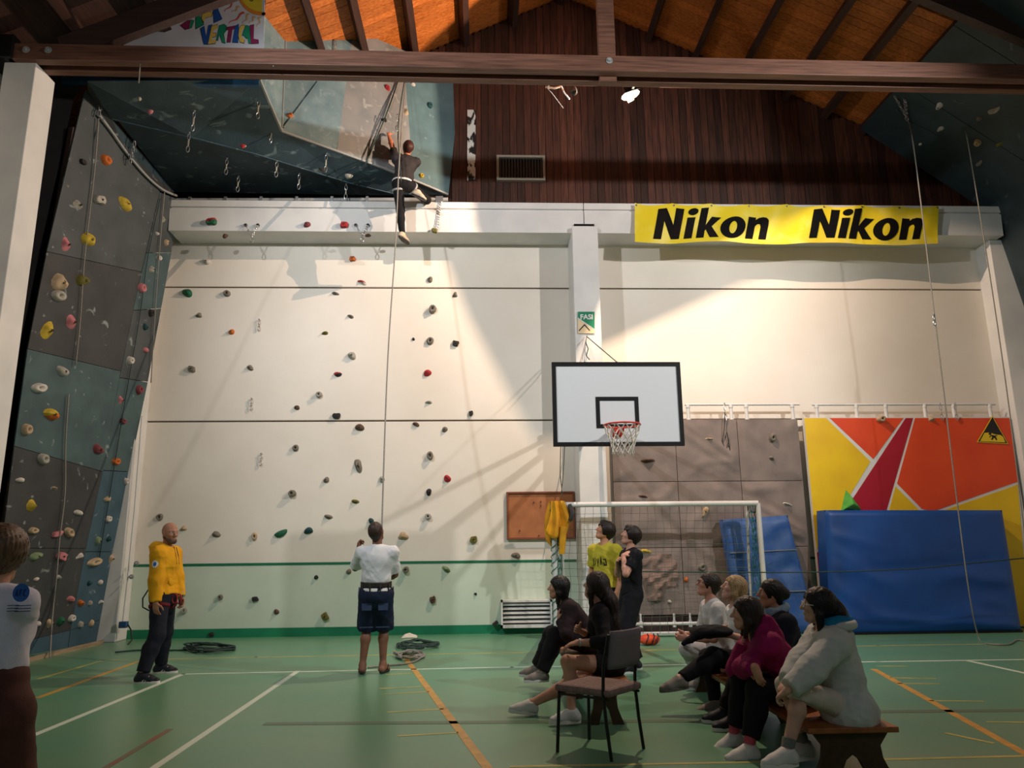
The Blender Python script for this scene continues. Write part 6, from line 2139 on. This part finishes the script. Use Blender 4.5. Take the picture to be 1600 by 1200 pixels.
p3 = Vector((-1.27, 9.22, .93))
person('man in white t-shirt, denim shorts and flip-flops belaying, seen from behind', p3, 93, 1.82, lean=-3, curve=2, bw=1.06, head=(-16, 24), tilt=-8, feet=[(up(SF(566, 1053), .10), 100), (up(SF(598, 1052), .10), 76)],
       hands=[S(560, 858, 9.55), S(604, 905, 9.58)], elbows=[(-.25, .1, -1), (.5, .0, -1)], sk=(134, 92, 72), shw=.176, curl=(.8, .8), top=dict(kind='tee', mat=cloth('white_tee', (214, 216, 218), (200, 203, 208)), m=.022, hem=.09, sl=.86, folds=.010, r=.010),
       bottom=dict(kind='shorts', mat=cloth('denim', (32, 42, 70), (24, 32, 54)), len=1.02, r=.06, m=.022, waist=.11, name='denim_shorts', folds=.009), shoes=dict(kind='flipflop', mat=M_BOLT), hair=dict(kind='short', mat=hairmat('cropped', (46, 34, 30), (60, 44, 38)), t=.004), extras=x_belay)


# 4 climber
def x_climb(I):
    band(I, .0, .045, 0, M_WHITE, 'harness_belt', .024)
    for i in (0, 1):
        a, b = I['HP'][i], I['KN'][i]
        sdf_obj('harness_leg_loop', Field().cone(a + (b - a) * .2, a + (b - a) * .28, .088 * I['g'] + .022, .085 * I['g'] + .022, .01, endcut=0, startcut=0), .009, M_STEELP, I['root'])


p4 = S(630, 287, 12.2)
person('climber in black clothes hanging on the rope with one arm stretched up', p4, 96, 1.88, lean=8, side=-5, curve=-2, head=(8, 32), tilt=8, feet=[(S(629, 371, 12.32), 60, -8), (S(653, 300, 12.1), -10, -30)], knees=[(.25, 1, .2), (.15, 1, .25)],
       hands=[S(602, 194, 12.4), S(630, 250, 12.5)], elbows=[(.3, -.7, -.8), (.3, .2, -1)], sk=(206, 130, 100), shw=.17, hand_dir=[((-.1, .5, .85), (.1, .8, -.4)), None], curl=(.75, .6),
       top=dict(kind='tee', mat=cloth('charcoal_tee', (52, 48, 48), (42, 38, 40)), m=.022, hem=-.0, sl=.75, folds=.011), bottom=dict(kind='trousers', mat=cloth('black_trousers', (24, 22, 26)), m=.010, r=.0), shoes=dict(kind='shoe', mat=mat('shoe_beige', (196, 180, 156), (170, 154, 134), rough=.7, scale=8), sole=M_BOLT),
       hair=dict(kind='short', mat=hairmat('auburn', (58, 34, 34), (84, 50, 46)), t=.014), extras=x_climb)


# 5, 6 standing youths
def x_y5(I):
    c = Vector(I['Ch'] + I['Ft'] * .2 - I['U2'] * .055)
    fn = lambda u, v: c + Vector(-I['Lt']) * -u * -1 + Vector(I['U2']) * v
    ink = mat('print_ink', (44, 42, 24), rough=.7)
    LT = [[(-.02, -.03), (.02, -.03), (.022, .0), (.004, .0), (.004, -.015), (-.008, -.015), (-.008, .018), (.02, .02), (.02, .03), (-.02, .03)], [(-.02, -.034), (-.008, -.034), (0, -.005), (.008, -.034), (.02, -.034), (.005, .032), (-.005, .032)],
          [(-.02, .032), (-.008, .032), (0, -.012), (.009, .03), (.02, .03), (.005, -.034), (-.005, -.034)], [(-.006, -.034), (.006, -.034), (.006, .03), (-.006, .03)], [(-.02, -.034), (-.009, -.034), (-.009, .01), (.01, -.034), (.02, -.034), (.02, .034), (.01, .034), (.01, -.008), (-.009, .034), (-.02, .034)]]
    for k, l in enumerate(LT):
        decal(I['top'], lambda u, v, k=k: fn((k - 2) * .05 + u * 1.0, v * 1.5 + (.014 if k % 2 else -.004)), [(l, [])], ink, 'print_letter', I['root'], -Vector(I['Ft']), .004, 1)


p5 = up(S(948, 950, 9.95), .93)
person('youth in yellow-green printed t-shirt standing by the goal and looking up', p5, 218, 1.80, lean=0, head=(-28, 26), feet=[(up(p5 + Vector((-.02, -.1, 0)), .085), 225), (up(p5 + Vector((-.06, .12, 0)), .085), 200)], hands=[p5 + Vector((.10, -.22, -.06)), p5 + Vector((-.22, .14, -.04))], sk=(196, 140, 108), shw=.19,
       top=dict(kind='tee', mat=cloth('lime_tee', (198, 184, 62), (178, 166, 48)), m=.024, hem=-.06, sl=.75, folds=.010), bottom=dict(kind='trousers', mat=cloth('black_trousers', (24, 22, 26)), r=.02), shoes=dict(kind='shoe', mat=SHOE_D), hair=dict(kind='fringe', mat=H_DK, t=.026), extras=x_y5)
p6 = up(S(988, 950, 9.35), .89)
person('youth in black t-shirt and wide trousers standing with a hand on his shoulder', p6, 190, 1.72, lean=-3, curve=2, head=(-8, 22), feet=[(up(SF(985, 1052), .085), 200), (up(SF(993, 1046), .085), 180)], hands=[S(974, 868, 9.2), S(965, 880, 9.45)], elbows=[(-.7, -.5, -1), (-.4, .5, -1)], sk=(206, 152, 130), shw=.18,
       hand_dir=[((.8, .1, .45), (.2, .4, -1)), None], curl=(.3, .5), top=dict(kind='tee', mat=cloth('black_tee', (20, 21, 28), (14, 14, 20)), m=.022, hem=-.08, sl=.7, folds=.007), bottom=dict(kind='trousers', mat=cloth('black_wide', (22, 23, 30)), r=.05, m=.02), shoes=dict(kind='shoe', mat=SHOE_D, sole=W_SOLE),
       hair=dict(kind='fringe', mat=H_DK, t=.022))

# 7 girl with long hair seated in front of the chair
p7 = Vector((1.13, 6.86, .46))


def x_watch(I):
    a, b = I['WR'][0], I['EL'][0]
    sdf_obj('wristwatch', Field().cone(a + (b - a) * .06, a + (b - a) * .14, .034, .034, .01, endcut=0, startcut=0), .007, M_STEELP, I['root'])


person('girl with very long dark hair, dark top and bare legs seated with ankles apart', p7, 170, 1.68, lean=6, curve=8, female=True, head=(-24, 14), feet=[(S(893, 1113, 6.63), 186), (S(823, 1103, 7.02), 190, 8)], knees=[(-1, -.1, .9), (-1, .1, .7)],
       hands=[S(902, 1004, 6.62), S(905, 985, 6.95)], elbows=[(.6, -.6, -.6), (.3, .7, -.5)], sk=(190, 142, 118), shw=.165, hand_dir=[((-1, .1, -.25), (0, .1, -1)), None], curl=(.4, .4),
       top=dict(kind='long', mat=cloth('black_top', (20, 17, 22), (15, 13, 18)), m=.018, hem=-.07, sl=.55, folds=.006), bottom=dict(kind='shorts', mat=cloth('dark_shorts', (26, 20, 24)), len=.42, r=.02, m=.014, name='shorts'), shoes=dict(kind='shoe', mat=SHOE_W, sole=W_SOLE, label='white trainer'),
       hair=dict(kind='long', mat=H_DK, len=.66, t=.020, back=.95, w=.108, taper=.02), h=.0075, extras=x_watch)
# 8 seated in dark clothes, hand at chin
p8 = Vector((1.12, 8.2, .46))
person('dark-haired person in dark clothes seated with hand at chin by the goal post', p8, 184, 1.66, lean=26, curve=10, head=(-6, 6), female=True, feet=[(S(846, 1052, 8.05), 190), (S(838, 1044, 8.4), 180)], knees=[(-1, -.1, 1), (-1, .1, 1)], hands=[S(874, 968, 8.1), S(872, 1000, 8.35)], elbows=[(-.3, -.4, -1), (0, .4, -1)],
       sk=(176, 128, 104), shw=.165, hand_dir=[((-.1, .1, 1), (.9, .2, .2)), None], curl=(.7, .4), top=dict(kind='long', mat=cloth('dark_maroon_top', (40, 26, 30), (30, 20, 24)), m=.022, hem=-.08, sl=.9, folds=.007), bottom=dict(kind='trousers', mat=cloth('black_trousers', (24, 22, 26)), r=.02),
       shoes=dict(kind='shoe', mat=SHOE_G, sole=W_SOLE), hair=dict(kind='bob', mat=H_BLK, len=.10, t=.018))


# 9 blonde woman with crossed legs
def glasses(I, mt=None):
    g, hc, hf, hl, hu = I['g'], I['hc'], I['hf'], I['hl'], I['hu']
    mb = MB()
    for s in (1, -1):
        c = hc + hf * .104 * g + hl * s * .032 * g + hu * .006 * g
        mb.tube(ring_pts(Vector(c), Vector(hl), Vector(hu), .024, .019, 12), .0025, 5, closed=True)
        mb.tube([c + hl * s * .024, hc + hl * s * .082 * g + hf * .06 * g + hu * .008, hc + hl * s * .083 * g + hu * .004], .0025, 5)
    mb.tube([hc + hf * .106 * g + hl * .009 * g + hu * .01 * g, hc + hf * .106 * g - hl * .009 * g + hu * .01 * g], .0025, 5)
    mb.build('glasses', mt or M_BOLT, I['root'], smooth=True)


p9 = Vector((2.5, 7.2, .40))
person('blonde woman in white t-shirt and black trousers seated with crossed legs', p9, 178, 1.70, lean=6, curve=10, female=True, head=(-2, 20), feet=[(S(1061, 1062, 6.98), 184, -6), (S(1118, 1100, 7.15), 184)], knees=[(-1, -.1, .9), (-1, .1, 1)], hands=[S(1140, 992, 7.0), S(1138, 985, 7.3)], elbows=[(.5, -.6, -.6), (.4, .6, -.6)],
       sk=(206, 156, 136), shw=.165, curl=(.6, .6), top=dict(kind='tee', mat=cloth('white_shirt', (216, 218, 216), (198, 200, 200)), m=.022, hem=-.07, sl=.8, folds=.008), bottom=dict(kind='trousers', mat=cloth('black_knit', (22, 22, 28), (17, 17, 22)), r=.005, m=.014),
       shoes=dict(kind='shoe', mat=SHOE_G, sole=mat('sole_grey', (110, 104, 98), rough=.7), label='grey suede trainer'), hair=dict(kind='bob', mat=H_BL, t=.014, len=.15), h=.0075)
# 12 person with glasses behind the blonde woman
p12 = Vector((2.42, 7.72, .40))
person('person with glasses and pale trousers seated just beyond the blonde woman', p12, 180, 1.72, lean=8, curve=8, head=(-4, 18), feet=[(up(SF(1100, 1078), .09), 185), (up(SF(1092, 1066), .09), 180)], knees=[(-1, -.1, 1), (-1, .1, 1)], hands=[p12 + Vector((-.40, -.12, .16)), p12 + Vector((-.40, .1, .16))], sk=(190, 136, 116), shw=.175,
       top=dict(kind='tee', mat=cloth('pale_tee', (206, 206, 204)), m=.022, hem=-.07, sl=.8), bottom=dict(kind='trousers', mat=cloth('pale_trousers', (190, 188, 190), (170, 168, 172)), r=.02), shoes=dict(kind='shoe', mat=SHOE_G, sole=W_SOLE), hair=dict(kind='short', mat=H_DK, t=.014), extras=glasses)
# 10 magenta hoodie
p10 = Vector((2.38, 5.86, .40))
person('dark-haired person in magenta hoodie bent forward, chin on one hand, pink socks', p10, 182, 1.70, lean=30, curve=12, female=True, head=(-14, 4), feet=[(S(1170, 1170, 5.58), 190), (S(1146, 1152, 5.92), 188, -10)], knees=[(-1, -.1, 1), (-1, .1, 1)], hands=[S(1180, 1042, 5.56), S(1164, 1000, 5.95)], elbows=[(-.75, -.25, -.65), (-.2, .3, -1)],
       sk=(196, 146, 124), shw=.17, hand_dir=[((.25, -.05, -1), (.7, .6, .1)), ((-.05, 0, 1), (.9, -.2, 0))], curl=(.3, .7), top=dict(kind='long', mat=cloth('magenta', (140, 22, 84), (116, 16, 68)), m=.026, hem=-.07, hood=True, sl=.9, name='hoodie', folds=.009, r=.006), bottom=dict(kind='trousers', mat=cloth('black_leggings', (20, 20, 26), (16, 16, 20)), r=.012, m=.014, len=.82),
       shoes=dict(kind='shoe', mat=SHOE_W, sole=W_SOLE, sock=cloth('pink_sock', (196, 84, 104)), sockh=.13, label='white trainer worn with pink sock'), hair=dict(kind='bob', mat=H_DK, len=.20, t=.018, fwd=.03), h=.0075)


# 11 navy coat with bun
def x_scarf(I):
    T = Field()
    pts = [I['Nk'] + I['U2'] * .02 + I['Ft'] * .085 * math.cos(a) + I['Lt'] * .085 * math.sin(a) - I['Ft'] * .01 for a in [2 * PI * k / 10 for k in range(11)]]
    T.chain(pts, [.032 + .006 * (k % 2) for k in range(11)], .02)
    sdf_obj('scarf', T, .009, cloth('blue_grey_scarf', (104, 128, 150), (150, 160, 166)), I['root'], folds(77, .008, 50))


p11 = Vector((2.60, 6.48, .40))
person('woman in navy coat with dark bun and blue-grey scarf seated between the others', p11, 178, 1.68, lean=8, curve=8, female=True, head=(-6, 8), feet=[(Vector((2.02, 6.35, .085)), 185), (Vector((2.02, 6.62, .085)), 180)], knees=[(-1, -.1, 1), (-1, .1, 1)], hands=[p11 + Vector((-.40, -.1, .16)), p11 + Vector((-.40, .1, .16))], sk=(176, 124, 100), shw=.17,
       top=dict(kind='long', mat=cloth('navy_coat', (22, 26, 40), (17, 20, 32)), m=.030, hem=-.10, sl=.95, name='coat', r=.008), bottom=dict(kind='trousers', mat=cloth('black_trousers', (24, 22, 26)), r=.01), shoes=dict(kind='shoe', mat=SHOE_D, sole=W_SOLE), hair=dict(kind='bun', mat=H_BLK, t=.014), extras=x_scarf)


# 13 white jacket with blue hood lining
def x_hood(I):
    T = Field()
    c = I['Nk'] - I['Ft'] * .085 + I['U2'] * .022
    T.ell(c, (I['Ft'], I['Lt'], I['U2']), (.118, .150, .066), .03)
    sdf_obj('hood_lining', T, .009, cloth('turquoise_lining', (24, 124, 168), (18, 100, 142)), I['root'], folds(5, .010, 34))
    pts = [I['Nk'] - I['Ft'] * .07 + I['Ft'] * .105 * math.cos(a) + I['Lt'] * .155 * math.sin(a) + I['U2'] * (.008 + .02 * math.cos(a)) - I['Ft'] * .012 for a in [PI * .42 + 1.16 * PI * k / 12 for k in range(13)]]
    T = Field().chain(pts, [.026] * 13, .02)
    sdf_obj('hood_rim', T, .009, MATS['cloth_pale_jacket'], I['root'])
    glasses(I, M_WHITE)
    MB().tube(ring_pts(Vector(I['hc'] + I['hl'] * .082 - I['hu'] * .05), Vector(I['hf']), Vector(I['hu']), .014, .014), .002, 5, closed=True).build('earring', M_STEEL, I['root'])


p13 = Vector((2.47, 5.30, .40))
JK = cloth('pale_jacket', (190, 194, 192), (174, 178, 178))
person('woman in pale jacket with turquoise hood lining and long black hair, nearest on the bench', p13, 174, 1.66, lean=5, curve=10, female=True, head=(-8, 6), feet=[(S(1229, 1176, 5.08), 192), (S(1256, 1166, 5.36), 188)], knees=[(-1, -.1, 1), (-1, .1, 1)], hands=[S(1212, 1096, 5.02), S(1210, 1090, 5.2)], elbows=[(.5, -.9, -.5), (.3, .8, -.4)],
       sk=(190, 150, 130), shw=.17, bw=1.1, hand_dir=[((-.5, .5, -.5), (-.2, .3, -.8)), ((-.5, -.6, -.4), (-.2, -.3, -.9))], curl=(.8, .8), top=dict(kind='long', mat=JK, m=.036, hem=-.13, sl=.88, skirt=True, hoodbase=True, name='jacket', folds=.012, r=.012), bottom=dict(kind='trousers', mat=cloth('cream_shorts', (198, 188, 178), (180, 170, 160)), r=.0, m=.010, len=.16, name='knee_shorts'),
       shoes=dict(kind='shoe', mat=SHOE_W, sole=W_SOLE, sock=cloth('grey_sock', (120, 122, 118)), sockh=.09, label='off-white trainer with grey sock'), hair=dict(kind='long', mat=H_BLK, len=.33, t=.020, taper=.016, w=.098, back=.75, front=.25), h=.0075, extras=x_hood)
# dark jacket bundled on the crossed legs
rs = random.Random(31)
jc = S(1105, 992, 7.0)
bgo = thing('jacket', 'black jacket bundled over the crossed knees of the blonde woman', 'jacket', jc)
T = Field().ell(jc + Vector((.04, 0, .03)), ((1, 0, 0), (0, 1, 0), (0, 0, 1)), (.20, .13, .06), .04).cone(jc + Vector((-.1, -.05, .01)), jc + Vector((-.24, -.08, -.06)), .05, .025, .04)
sdf_obj('fabric', T, .010, cloth('black_jacket', (22, 22, 24)), bgo, folds(9, .012, 40))
